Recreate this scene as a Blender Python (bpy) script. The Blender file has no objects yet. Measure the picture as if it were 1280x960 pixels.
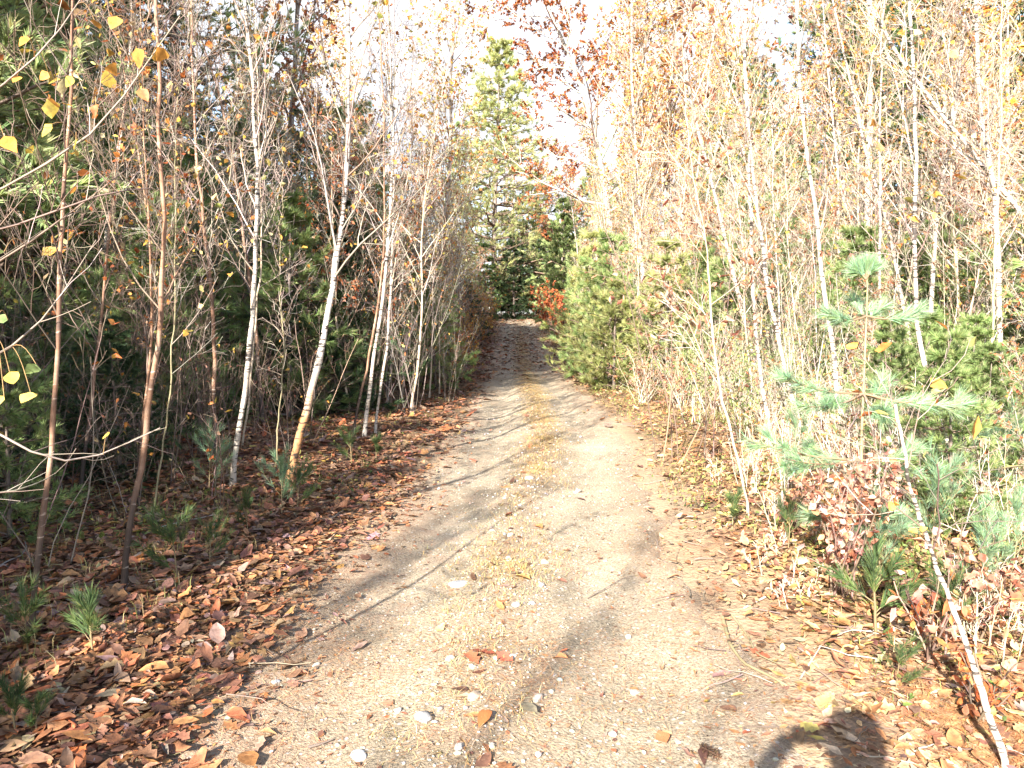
import bpy, math, random
import numpy as np

scene = bpy.context.scene
COL = scene.collection
R = math.radians
rng = np.random.default_rng(7)

# ------------------------------------------------------------------ camera, world, sun, exposure
CAM_H = 1.55
PITCH = R(5.25)
FPX = 925.0
cam_data = bpy.data.cameras.new("camera")
cam = bpy.data.objects.new("camera", cam_data)
COL.objects.link(cam)
cam.location = (0, 0, CAM_H)
cam.rotation_euler = (math.pi / 2 - PITCH, 0, 0)
cam_data.sensor_width = 36.0
cam_data.lens = 36.0 * FPX / 1280.0
cam_data.clip_start = 0.03
cam_data.clip_end = 3000
scene.camera = cam

SUN_EL, SUN_AZ = R(28.2), R(22.8)        # shadows fall ahead and to the right
to_sun = np.array([-math.sin(SUN_AZ) * math.cos(SUN_EL), -math.cos(SUN_AZ) * math.cos(SUN_EL), math.sin(SUN_EL)])
world = bpy.data.worlds.new("World")
scene.world = world
world.use_nodes = True
wt = world.node_tree
bg = wt.nodes["Background"]
sky = wt.nodes.new("ShaderNodeTexSky")
sky.sky_type = "NISHITA"
sky.sun_disc = False
sky.sun_elevation = SUN_EL
sky.sun_rotation = math.pi + SUN_AZ
wco = wt.nodes.new("ShaderNodeTexCoord")
wmap = wt.nodes.new("ShaderNodeMapping")
wmap.inputs["Scale"].default_value = (1.0, 1.0, 2.2)
wmap.inputs["Location"].default_value = (0.25, 0.1, 0.0)
wn = wt.nodes.new("ShaderNodeTexNoise")
wn.inputs["Scale"].default_value = 2.3
wn.inputs["Detail"].default_value = 7
wn.inputs["Roughness"].default_value = 0.55
wr = wt.nodes.new("ShaderNodeValToRGB")
wr.color_ramp.elements[0].position = 0.55
wr.color_ramp.elements[1].position = 0.70
wmix = wt.nodes.new("ShaderNodeMixRGB")
wmix.inputs["Color2"].default_value = (2.7, 2.8, 3.05, 1)
wt.links.new(wco.outputs["Generated"], wmap.inputs["Vector"])
wt.links.new(wmap.outputs["Vector"], wn.inputs["Vector"])
wdot = wt.nodes.new("ShaderNodeVectorMath"); wdot.operation = "DOT_PRODUCT"
wdot.inputs[1].default_value = (0.06, 0.93, 0.36)
wpow = wt.nodes.new("ShaderNodeMapRange")
wpow.inputs["From Min"].default_value = 0.80; wpow.inputs["From Max"].default_value = 0.99
wpow.inputs["To Min"].default_value = -0.07; wpow.inputs["To Max"].default_value = 0.26
wadd = wt.nodes.new("ShaderNodeMath"); wadd.operation = "ADD"
wt.links.new(wco.outputs["Generated"], wdot.inputs[0])
wt.links.new(wdot.outputs["Value"], wpow.inputs["Value"])
wt.links.new(wpow.outputs["Result"], wadd.inputs[0])
wt.links.new(wn.outputs["Fac"], wadd.inputs[1])
wt.links.new(wadd.outputs[0], wr.inputs["Fac"])
wt.links.new(wr.outputs["Color"], wmix.inputs["Fac"])
wt.links.new(sky.outputs["Color"], wmix.inputs["Color1"])
wt.links.new(wmix.outputs["Color"], bg.inputs["Color"])
bg.inputs["Strength"].default_value = 0.10

sun_d = bpy.data.lights.new("sun", "SUN")
sun_d.energy = 5.0
sun_d.angle = R(0.53)
sun_d.color = (1.0, 0.94, 0.85)
sun = bpy.data.objects.new("sun", sun_d)
COL.objects.link(sun)
sun.rotation_euler = (math.pi / 2 - SUN_EL, 0, -SUN_AZ)

vs = scene.view_settings
vs.view_transform = "Standard"
vs.look = "None"
vs.exposure = 2.3
vs.gamma = 1.0
scene.render.engine = "CYCLES"
scene.cycles.use_denoising = True
scene.cycles.max_bounces = 6
scene.cycles.diffuse_bounces = 4
scene.cycles.transmission_bounces = 4
scene.cycles.glossy_bounces = 2
scene.cycles.caustics_reflective = False
scene.cycles.caustics_refractive = False

# ------------------------------------------------------------------ helpers: terrain and picture rays
def sst(a, b, x):
    t = np.clip((np.asarray(x, float) - a) / (b - a), 0, 1)
    return t * t * (3 - 2 * t)

_nr = np.random.default_rng(3)
_W = [(_nr.normal(0, 1, 2) * f, _nr.uniform(0, 6.28), a) for f, a in
      ((0.35, .05), (0.5, .04), (0.9, .025), (1.4, .02), (2.4, .012), (3.6, .009), (6, .005), (9, .004)) for _ in range(2)]

def bumps(x, y):
    z = np.zeros(np.broadcast(x, y).shape)
    for w, p, a in _W:
        z = z + a * np.sin(w[0] * x + w[1] * y + p)
    return z

def cx(y):
    y = np.asarray(y, float)
    c = np.interp(y, [-10, 2.5, 5, 9, 14, 20, 30, 40], [-.2, -.1, 0, .35, .38, .28, .32, .42])
    return c - 0.018 * np.clip(y - 39, 0, 40) ** 2

def hw(y):
    return np.interp(y, [0, 3, 5, 9, 20], [1.22, 1.16, 1.06, 1.1, 1.0])

def H0(x, y):
    y = np.asarray(y, float); x = np.asarray(x, float)
    rise = 1.12 * (np.clip(y - 17, 0, 30) / 23) ** 1.35
    side = 1 - 0.75 * sst(9, 22, np.abs(x))
    return rise * side + 0.10 * sst(1.7, 3.4, np.abs(x - cx(y))) * (1 - sst(25, 60, y))

def H(x, y):
    d = np.abs(np.asarray(x, float) - cx(y))
    return H0(x, y) + bumps(np.asarray(x, float), np.asarray(y, float)) * (0.25 + 0.75 * sst(0.8, 2.2, d))

_cp, _sp = math.cos(PITCH), math.sin(PITCH)

def ray(px, py):
    a, b = (px - 640), -(py - 480)
    v = np.array([a, FPX * _cp + b * _sp, -FPX * _sp + b * _cp], float)
    return v / v[1]

def Wp(px, py, d):
    """world point on the picture ray at forward distance d"""
    return np.array([0, 0, CAM_H]) + ray(px, py) * d

def Gp(px, py):
    """where the picture ray meets the ground"""
    v = ray(px, py)
    d = 1.0
    while d < 80:
        p = np.array([0, 0, CAM_H]) + v * d
        if p[2] < H(p[0], p[1]):
            return np.array([p[0], p[1], float(H(p[0], p[1]))])
        d *= 1.004
    return np.array([p[0], p[1], float(H(p[0], p[1]))])

def proj(p):
    v = np.asarray(p, float) - np.array([0, 0, CAM_H])
    f = v[1] * _cp - v[2] * _sp
    u = v[1] * _sp + v[2] * _cp
    return 640 + FPX * v[0] / f, 480 - FPX * u / f, f

# ------------------------------------------------------------------ helpers: mesh collecting
class MB:
    def __init__(self):
        self.v, self.c, self.f, self.n = [], [], [], 0
    def add(self, V, faces, col):
        """V (K,3); faces: list of (M,s) index arrays; col (3,) or (K,3)"""
        V = np.asarray(V, np.float32).reshape(-1, 3)
        col = np.broadcast_to(np.asarray(col, np.float32), V.shape)
        self.v.append(V); self.c.append(col)
        for F in faces:
            F = np.asarray(F, np.int64)
            if F.size:
                self.f.append(F + self.n)
        self.n += len(V)
    def mesh(self, name, mats, smooth=True):
        me = bpy.data.meshes.new(name)
        V = np.concatenate(self.v) if self.v else np.zeros((0, 3), np.float32)
        C = np.concatenate(self.c) if self.c else np.zeros((0, 3), np.float32)
        me.vertices.add(len(V))
        me.vertices.foreach_set("co", V.ravel())
        idx = np.concatenate([f.ravel() for f in self.f]).astype(np.int32)
        tot = np.concatenate([np.full(len(f), f.shape[1]) for f in self.f]).astype(np.int32)
        st = np.concatenate([[0], np.cumsum(tot)[:-1]]).astype(np.int32)
        me.loops.add(len(idx)); me.loops.foreach_set("vertex_index", idx)
        me.polygons.add(len(tot))
        me.polygons.foreach_set("loop_start", st)
        me.polygons.foreach_set("loop_total", tot)
        if smooth:
            me.polygons.foreach_set("use_smooth", np.ones(len(tot), bool))
        at = me.attributes.new("col", "FLOAT_COLOR", "POINT")
        at.data.foreach_set("color", np.concatenate([C, np.ones((len(C), 1), np.float32)], 1).astype(np.float32).ravel())
        for m in (mats if isinstance(mats, (list, tuple)) else [mats]):
            me.materials.append(m)
        me.update(calc_edges=True)
        return me

def nrm(v):
    return v / np.maximum(np.linalg.norm(v, axis=-1, keepdims=True), 1e-9)

def tubes(mb, P, Rd, sides, col):
    P = np.asarray(P, float); Rd = np.asarray(Rd, float)
    B, N, _ = P.shape
    T = nrm(np.gradient(P, axis=1))
    d = nrm(P[:, -1] - P[:, 0])
    ref = np.where((np.abs(d[:, 2]) > 0.8)[:, None], np.array([1., 0.13, 0]), np.array([0.1, 0.05, 1.]))[:, None, :]
    U = nrm(np.cross(T, np.broadcast_to(ref, T.shape)))
    W = np.cross(T, U)
    a = np.arange(sides) * 2 * np.pi / sides
    V = P[:, :, None, :] + Rd[:, :, None, None] * (np.cos(a)[None, None, :, None] * U[:, :, None, :] + np.sin(a)[None, None, :, None] * W[:, :, None, :])
    i = np.arange(N - 1)[:, None]; j = np.arange(sides)[None, :]; j2 = (j + 1) % sides
    q = np.stack([i * sides + j + 0 * i, i * sides + j2 + 0 * i, (i + 1) * sides + j2, (i + 1) * sides + j], -1).reshape(-1, 4)
    F = (np.arange(B)[:, None, None] * N * sides + q[None]).reshape(-1, 4)
    if np.ndim(col) == 2 and len(col) == B:
        col = np.repeat(col, N * sides, 0)
    mb.add(V.reshape(-1, 3), [F], col)

def spawn(P, Rd, n, t0, t1, L, ang, up, wig, npts, rmul, rmin, fall=0.5, g=None, flat=0.0):
    """children branches of a batch of parent polylines"""
    g = g or rng
    B, N, _ = P.shape
    idx = np.repeat(np.arange(B), n)
    M = len(idx)
    t = t0 + (t1 - t0) * ((np.tile(np.arange(n), B) + g.uniform(0, 1, M)) / n)
    s = t * (N - 1); i = np.minimum(s.astype(int), N - 2); f = (s - i)[:, None]
    p0 = P[idx, i] * (1 - f) + P[idx, i + 1] * f
    tan = nrm(P[idx, i + 1] - P[idx, i])
    r0 = Rd[idx, i] * (1 - f[:, 0]) + Rd[idx, i + 1] * f[:, 0]
    r = g.normal(0, 1, (M, 3)); r[:, 2] *= (1 - flat)
    perp = nrm(r - (r * tan).sum(1, keepdims=True) * tan)
    a = ang * g.uniform(0.75, 1.25, M)[:, None]
    d = nrm(np.cos(a) * tan + np.sin(a) * perp + np.array([0, 0, up]))
    Ls = (np.asarray(L) if np.ndim(L) == 0 else np.asarray(L)[idx]) * (1 - fall * (t - t0) / max(t1 - t0, 1e-6)) * g.uniform(0.55, 1.2, M)
    out = [p0]
    for k in range(npts - 1):
        d = nrm(d + wig * g.normal(0, 1, (M, 3)) + np.array([0, 0, up * 0.25]))
        out.append(out[-1] + d * (Ls / (npts - 1))[:, None])
    Q = np.stack(out, 1)
    ra = np.maximum(r0 * rmul, rmin)
    taper = np.linspace(1, 0.35, npts)[None, :]
    return Q, np.maximum(ra[:, None] * taper, rmin * 0.7), Ls

def along(P, M, t0, t1, g=None):
    g = g or rng
    B, N, _ = P.shape
    b = g.integers(0, B, M); t = g.uniform(t0, t1, M)
    s = t * (N - 1); i = np.minimum(s.astype(int), N - 2); f = (s - i)[:, None]
    return P[b, i] * (1 - f) + P[b, i + 1] * f, nrm(P[b, i + 1] - P[b, i])

# leaf templates: midrib + two half outlines; curled
def leaf_template(kind, n, curl, fold, wave, seed):
    g = np.random.default_rng(seed)
    s = np.linspace(0, 1, n)
    if kind == "ovate":
        w = 0.29 * np.sin(np.pi * s ** 0.8) ** 0.9
    elif kind == "heart":
        w = 0.48 * np.sin(np.pi * np.clip(s, 0, 1) ** 0.55) ** 0.8
    else:
        w = 0.34 * np.sin(np.pi * s ** 0.9) ** 0.6 * np.where(np.arange(n) % 2 == 1, 1.3, 0.62)
    w[0] = w[-1] = 0.012
    th = curl * s
    x = np.where(abs(curl) < 1e-3, s, np.sin(th) / max(abs(curl), 1e-3) * (1 if curl >= 0 else -1))
    z = (1 - np.cos(th)) / (curl if abs(curl) > 1e-3 else 1)
    mid = np.stack([x, 0 * s, z], 1)
    def side(sg):
        zz = z + fold * w + wave * g.normal(0, 1, n) * (w > 0.05)
        return np.stack([x + wave * .5 * g.normal(0, 1, n), sg * w * (1 - 0.3 * abs(fold)), zz], 1)
    V = np.concatenate([mid, side(1), side(-1)])
    i = np.arange(n - 1)
    F = np.concatenate([np.stack([i, i + 1, n + i + 1, n + i], 1), np.stack([i, 2 * n + i, 2 * n + i + 1, i + 1], 1)])
    return V, F

LT = {}
for k, nn in (("ovate", 4), ("heart", 4), ("lobed", 6)):
    LT[k] = [leaf_template(k, nn, c, f, w, s) for s, (c, f, w) in enumerate(((.3, .3, .03), (.9, .5, .05), (-.6, .7, .05), (1.5, .2, .07)))]
LTG = {}
for k, nn in (("ovate", 6), ("heart", 6), ("lobed", 8)):
    LTG[k] = [leaf_template(k, nn, c, f, w, s + 9) for s, (c, f, w) in enumerate(((.15, .15, .025), (.45, .25, .04), (-.4, .35, .04), (1.1, .2, .06), (-.15, .6, .03)))]

def scatter_leaves(mb, pos, xdir, ndir, size, cols, temps, g=None):
    g = g or rng
    M = len(pos)
    X = nrm(xdir)
    Z = nrm(ndir - (ndir * X).sum(1, keepdims=True) * X)
    Y = np.cross(Z, X)
    size = np.broadcast_to(size, (M,))
    which = g.integers(0, len(temps), M)
    for k, (V, F) in enumerate(temps):
        m = which == k
        if not m.any():
            continue
        ay = g.uniform(.55, 1.15, m.sum())[:, None, None]; az = g.uniform(.1, 1.15, m.sum())[:, None, None]; sk = g.normal(0, .25, m.sum())[:, None, None]
        v = (V[None, :, 0:1] * X[m][:, None] + (V[None, :, 1:2] * ay + sk * V[None, :, 0:1] ** 2) * Y[m][:, None] + V[None, :, 2:3] * az * Z[m][:, None]) * size[m][:, None, None] + pos[m][:, None]
        K = len(V)
        f = (np.arange(m.sum())[:, None, None] * K + F[None]).reshape(-1, 4)
        tone = np.ones((1, K, 1)); tone[:, :K // 3] = .74; tone[:, K // 3::2] *= 1.08
        cc = cols[m][:, None, :] * tone * np.exp(g.normal(0, .07, (m.sum(), K, 1)))
        mb.add(v.reshape(-1, 3), [f], np.clip(cc, 0, .9).reshape(-1, 3))

def pick(pal, M, jit=0.18, g=None):
    g = g or rng
    pal = np.array(pal, float)
    w = pal[:, 3] if pal.shape[1] > 3 else np.ones(len(pal))
    c = pal[g.choice(len(pal), M, p=w / w.sum()), :3]
    c = c * np.exp(g.normal(0, jit, (M, 1))) * np.exp(g.normal(0, jit * .4, (M, 3)))
    return np.clip(c, 0.01, 0.85)

def needles(mb, P, fasc, per, L, width, pal, t0=0.25, fwd=1.25, g=None, jit=.15, droop=0.0):
    """narrow triangles in tufts along a batch of twigs"""
    g = g or rng
    p, t = along(P, fasc, t0, 1.0, g)
    p = np.repeat(p, per, 0); t = np.repeat(t, per, 0)
    M = len(p)
    r = g.normal(0, 1, (M, 3))
    r = nrm(r - (r * t).sum(1, keepdims=True) * t)
    d = nrm(fwd * t + r * g.uniform(.5, 1, (M, 1)) + np.array([0, 0, .15 - droop]))
    s = nrm(np.cross(d, g.normal(0, 1, (M, 3))))
    Ls = L * g.uniform(.7, 1.15, (M, 1))
    V = np.stack([p - s * width / 2, p + s * width / 2, p + d * Ls], 1).reshape(-1, 3)
    c = np.repeat(np.repeat(pick(pal, fasc, jit, g), per, 0), 3, 0)
    mb.add(V, [np.arange(M * 3).reshape(-1, 3)], c)

# ------------------------------------------------------------------ helpers: objects
def tag(o, label=None, cat=None, group=None, kind=None):
    if label: o["label"] = label
    if cat: o["category"] = cat
    if group: o["group"] = group
    if kind: o["kind"] = kind
    return o

def obj(name, me, parent=None, loc=None):
    o = bpy.data.objects.new(name, me)
    COL.objects.link(o)
    if parent is not None: o.parent = parent
    if loc is not None: o.location = loc
    return o

def empty(name, loc, rz=0.0):
    o = bpy.data.objects.new(name, None)
    o.empty_display_size = 0.2
    COL.objects.link(o)
    o.location = loc
    o.rotation_euler = (0, 0, rz)
    return o

def copy_tree(src, loc, rz, sc, tilt=(0, 0)):
    c = src.copy(); COL.objects.link(c)
    c.location = loc; c.rotation_euler = (tilt[0], tilt[1], rz); c.scale = (sc, sc, sc)
    for ch in KIDS[src.name]:
        d = ch.copy(); COL.objects.link(d); d.parent = c
    return c
KIDS = {}

# ------------------------------------------------------------------ materials
def new_mat(name):
    m = bpy.data.materials.new(name); m.use_nodes = True
    nt = m.node_tree
    return m, nt, nt.nodes["Principled BSDF"]

def N(nt, t, **kw):
    n = nt.nodes.new(t)
    for k, v in kw.items():
        if k in n.inputs: n.inputs[k].default_value = v
        else: setattr(n, k, v)
    return n

def ramp(nt, stops):
    r = nt.nodes.new("ShaderNodeValToRGB")
    e = r.color_ramp.elements
    while len(e) < len(stops): e.new(0.5)
    for k, (p, c) in enumerate(stops):
        e[k].position = p; e[k].color = (*c, 1)
    return r

def leaf_mat(name, trans, rough=0.55, mottle=0.0):
    m, nt, b = new_mat(name)
    a = N(nt, "ShaderNodeAttribute", attribute_name="col")
    oi = N(nt, "ShaderNodeObjectInfo")
    mr = N(nt, "ShaderNodeMapRange"); mr.inputs["To Min"].default_value = 0.8; mr.inputs["To Max"].default_value = 1.2
    nt.links.new(oi.outputs["Random"], mr.inputs["Value"])
    hs = N(nt, "ShaderNodeHueSaturation")
    src = a.outputs["Color"]
    if mottle:
        tc = N(nt, "ShaderNodeTexCoord")
        nz = N(nt, "ShaderNodeTexNoise", Scale=mottle, Detail=5.0, Roughness=0.7); nt.links.new(tc.outputs["Object"], nz.inputs["Vector"])
        rm = ramp(nt, [(.28, (.42, .38, .36)), (.5, (1, 1, 1)), (.72, (1.35, 1.25, 1.1))]); nt.links.new(nz.outputs["Fac"], rm.inputs[0])
        mm = N(nt, "ShaderNodeMixRGB", blend_type="MULTIPLY"); mm.inputs["Fac"].default_value = 1
        nt.links.new(src, mm.inputs["Color1"]); nt.links.new(rm.outputs[0], mm.inputs["Color2"]); src = mm.outputs[0]
        bp = N(nt, "ShaderNodeBump", Strength=0.5, Distance=0.006); nt.links.new(nz.outputs["Fac"], bp.inputs["Height"]); nt.links.new(bp.outputs[0], b.inputs["Normal"])
    nt.links.new(src, hs.inputs["Color"])
    nt.links.new(mr.outputs["Result"], hs.inputs["Value"])
    nt.links.new(hs.outputs["Color"], b.inputs["Base Color"])
    b.inputs["Roughness"].default_value = rough
    b.inputs["Specular IOR Level"].default_value = 0.3
    if trans > 0:
        t = N(nt, "ShaderNodeBsdfTranslucent")
        nt.links.new(hs.outputs["Color"], t.inputs["Color"])
        mx = N(nt, "ShaderNodeMixShader"); mx.inputs[0].default_value = trans
        nt.links.new(b.outputs[0], mx.inputs[1]); nt.links.new(t.outputs[0], mx.inputs[2])
        nt.links.new(mx.outputs[0], nt.nodes["Material Output"].inputs["Surface"])
    return m

M_leaf = leaf_mat("tree_leaf", 0.38, 0.55, 30.0)
M_litter = leaf_mat("fallen_leaf", 0.10, 0.6, 38.0)
M_needle = leaf_mat("needle", 0.5, 0.5)
M_grass = leaf_mat("grass_blade", 0.3, 0.6)
M_twig = leaf_mat("twig_bark", 0.0, 0.75)

def bark_mat(name, stops, mark, mark_amt, base=None, base_h=0.8, sz=(7, 7, 45), rough=0.75):
    m, nt, b = new_mat(name)
    tc = N(nt, "ShaderNodeTexCoord")
    mp = N(nt, "ShaderNodeMapping"); mp.inputs["Scale"].default_value = (3, 3, 2.2)
    n1 = N(nt, "ShaderNodeTexNoise", Scale=3.0, Detail=5.0)
    nt.links.new(tc.outputs["Object"], mp.inputs["Vector"]); nt.links.new(mp.outputs[0], n1.inputs["Vector"])
    r1 = ramp(nt, stops); nt.links.new(n1.outputs["Fac"], r1.inputs[0])
    mp2 = N(nt, "ShaderNodeMapping"); mp2.inputs["Scale"].default_value = sz
    n2 = N(nt, "ShaderNodeTexNoise", Scale=1.6, Detail=3.0)
    nt.links.new(tc.outputs["Object"], mp2.inputs["Vector"]); nt.links.new(mp2.outputs[0], n2.inputs["Vector"])
    r2 = ramp(nt, [(0.60 - mark_amt, (0, 0, 0)), (0.66 - mark_amt, (1, 1, 1))]); nt.links.new(n2.outputs["Fac"], r2.inputs[0])
    mx = N(nt, "ShaderNodeMixRGB"); mx.inputs["Color2"].default_value = (*mark, 1)
    nt.links.new(r2.outputs[0], mx.inputs["Fac"])
    n4 = N(nt, "ShaderNodeTexNoise", Scale=5.0, Detail=2.0); nt.links.new(tc.outputs["Object"], n4.inputs["Vector"])
    md = N(nt, "ShaderNodeMath", operation="MULTIPLY_ADD"); md.inputs[1].default_value = 0.55; md.inputs[2].default_value = -0.275
    nt.links.new(n4.outputs["Fac"], md.inputs[0])
    ma = N(nt, "ShaderNodeMath", operation="ADD"); nt.links.new(md.outputs[0], ma.inputs[0]); nt.links.new(n2.outputs["Fac"], ma.inputs[1])
    nt.links.new(ma.outputs[0], r2.inputs[0])
    src = r1.outputs[0]
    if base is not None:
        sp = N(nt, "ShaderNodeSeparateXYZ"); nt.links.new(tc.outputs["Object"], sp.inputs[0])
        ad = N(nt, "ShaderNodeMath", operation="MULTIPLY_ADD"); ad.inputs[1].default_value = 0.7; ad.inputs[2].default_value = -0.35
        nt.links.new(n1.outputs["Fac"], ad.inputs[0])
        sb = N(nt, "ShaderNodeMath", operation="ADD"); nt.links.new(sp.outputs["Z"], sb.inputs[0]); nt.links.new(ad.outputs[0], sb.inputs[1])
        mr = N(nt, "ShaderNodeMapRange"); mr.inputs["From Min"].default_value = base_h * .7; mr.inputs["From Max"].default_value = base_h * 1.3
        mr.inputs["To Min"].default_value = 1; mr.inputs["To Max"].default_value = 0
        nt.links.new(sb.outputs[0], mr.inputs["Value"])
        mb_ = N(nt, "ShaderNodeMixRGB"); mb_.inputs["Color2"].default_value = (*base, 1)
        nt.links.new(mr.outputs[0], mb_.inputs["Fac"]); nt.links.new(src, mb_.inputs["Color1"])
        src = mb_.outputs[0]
    nt.links.new(src, mx.inputs["Color1"])
    nt.links.new(mx.outputs[0], b.inputs["Base Color"])
    b.inputs["Roughness"].default_value = rough
    bp = N(nt, "ShaderNodeBump", Strength=0.5, Distance=0.006)
    nt.links.new(n2.outputs["Fac"], bp.inputs["Height"]); nt.links.new(bp.outputs[0], b.inputs["Normal"])
    return m

M_birch = bark_mat("white_birch_bark", [(.3, (.26, .20, .15)), (.48, (.46, .41, .35)), (.72, (.36, .26, .18))], (.05, .04, .035), 0.06)
M_birch_tan = bark_mat("peeling_birch_bark", [(.3, (.30, .25, .20)), (.5, (.50, .46, .41)), (.75, (.40, .32, .24))], (.06, .04, .03), 0.045, (.40, .20, .085), 0.75)
M_brown = bark_mat("red_brown_young_bark", [(.3, (.08, .045, .03)), (.48, (.20, .10, .055)), (.7, (.33, .22, .15))], (.42, .32, .25), -0.04, (.06, .04, .03), 0.6)  # darker foot, shade low on the front stems is put into the bark
M_tan = bark_mat("tan_bark", [(.3, (.28, .21, .15)), (.55, (.42, .33, .24)), (.75, (.50, .43, .34))], (.16, .10, .07), -0.04)
M_grey = bark_mat("grey_bark", [(.3, (.20, .17, .145)), (.55, (.33, .29, .25)), (.75, (.42, .38, .33))], (.09, .07, .06), 0.03, sz=(16, 16, 5))
M_pinebark = bark_mat("pine_bark", [(.3, (.10, .075, .06)), (.55, (.17, .13, .105)), (.75, (.24, .19, .15))], (.05, .04, .035), 0.05, sz=(14, 14, 6))
M_olive = bark_mat("olive_young_bark", [(.3, (.15, .13, .07)), (.55, (.24, .20, .11)), (.75, (.32, .27, .17))], (.08, .06, .04), -0.04)
M_gold = bark_mat("golden_young_bark", [(.3, (.42, .30, .14)), (.55, (.56, .43, .22)), (.75, (.62, .54, .36))], (.18, .11, .06), -0.05)

def ground_material():
    m, nt, b = new_mat("leaf_mould")
    tc = N(nt, "ShaderNodeTexCoord")
    v = N(nt, "ShaderNodeTexVoronoi", Scale=16.0)
    nt.links.new(tc.outputs["Object"], v.inputs["Vector"])
    sp = N(nt, "ShaderNodeSeparateXYZ"); nt.links.new(v.outputs["Color"], sp.inputs[0])
    r = ramp(nt, [(0.0, (.07, .035, .02)), (.35, (.17, .085, .045)), (.65, (.25, .13, .07)), (1.0, (.33, .21, .12))])
    nt.links.new(sp.outputs["X"], r.inputs[0])
    n = N(nt, "ShaderNodeTexNoise", Scale=0.6, Detail=5.0)
    nt.links.new(tc.outputs["Object"], n.inputs["Vector"])
    r2 = ramp(nt, [(.38, (1, 1, 1)), (.62, (.62, .72, .48))]); nt.links.new(n.outputs["Fac"], r2.inputs[0])
    mx = N(nt, "ShaderNodeMixRGB", blend_type="MULTIPLY"); mx.inputs["Fac"].default_value = 1
    nt.links.new(r.outputs[0], mx.inputs["Color1"]); nt.links.new(r2.outputs[0], mx.inputs["Color2"])
    at = N(nt, "ShaderNodeAttribute", attribute_name="col")
    sx = N(nt, "ShaderNodeSeparateXYZ"); nt.links.new(at.outputs["Color"], sx.inputs[0])
    sm = N(nt, "ShaderNodeMixRGB"); sm.inputs["Color2"].default_value = (.30, .21, .13, 1)
    nt.links.new(sx.outputs["X"], sm.inputs["Fac"]); nt.links.new(mx.outputs[0], sm.inputs["Color1"])
    nt.links.new(sm.outputs[0], b.inputs["Base Color"])
    b.inputs["Roughness"].default_value = 0.9
    n2 = N(nt, "ShaderNodeTexNoise", Scale=40.0, Detail=4.0); nt.links.new(tc.outputs["Object"], n2.inputs["Vector"])
    bp = N(nt, "ShaderNodeBump", Strength=0.7, Distance=0.03)
    ad = N(nt, "ShaderNodeMath", operation="ADD"); nt.links.new(sp.outputs["Y"], ad.inputs[0]); nt.links.new(n2.outputs["Fac"], ad.inputs[1])
    nt.links.new(ad.outputs[0], bp.inputs["Height"]); nt.links.new(bp.outputs[0], b.inputs["Normal"])
    return m

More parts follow.
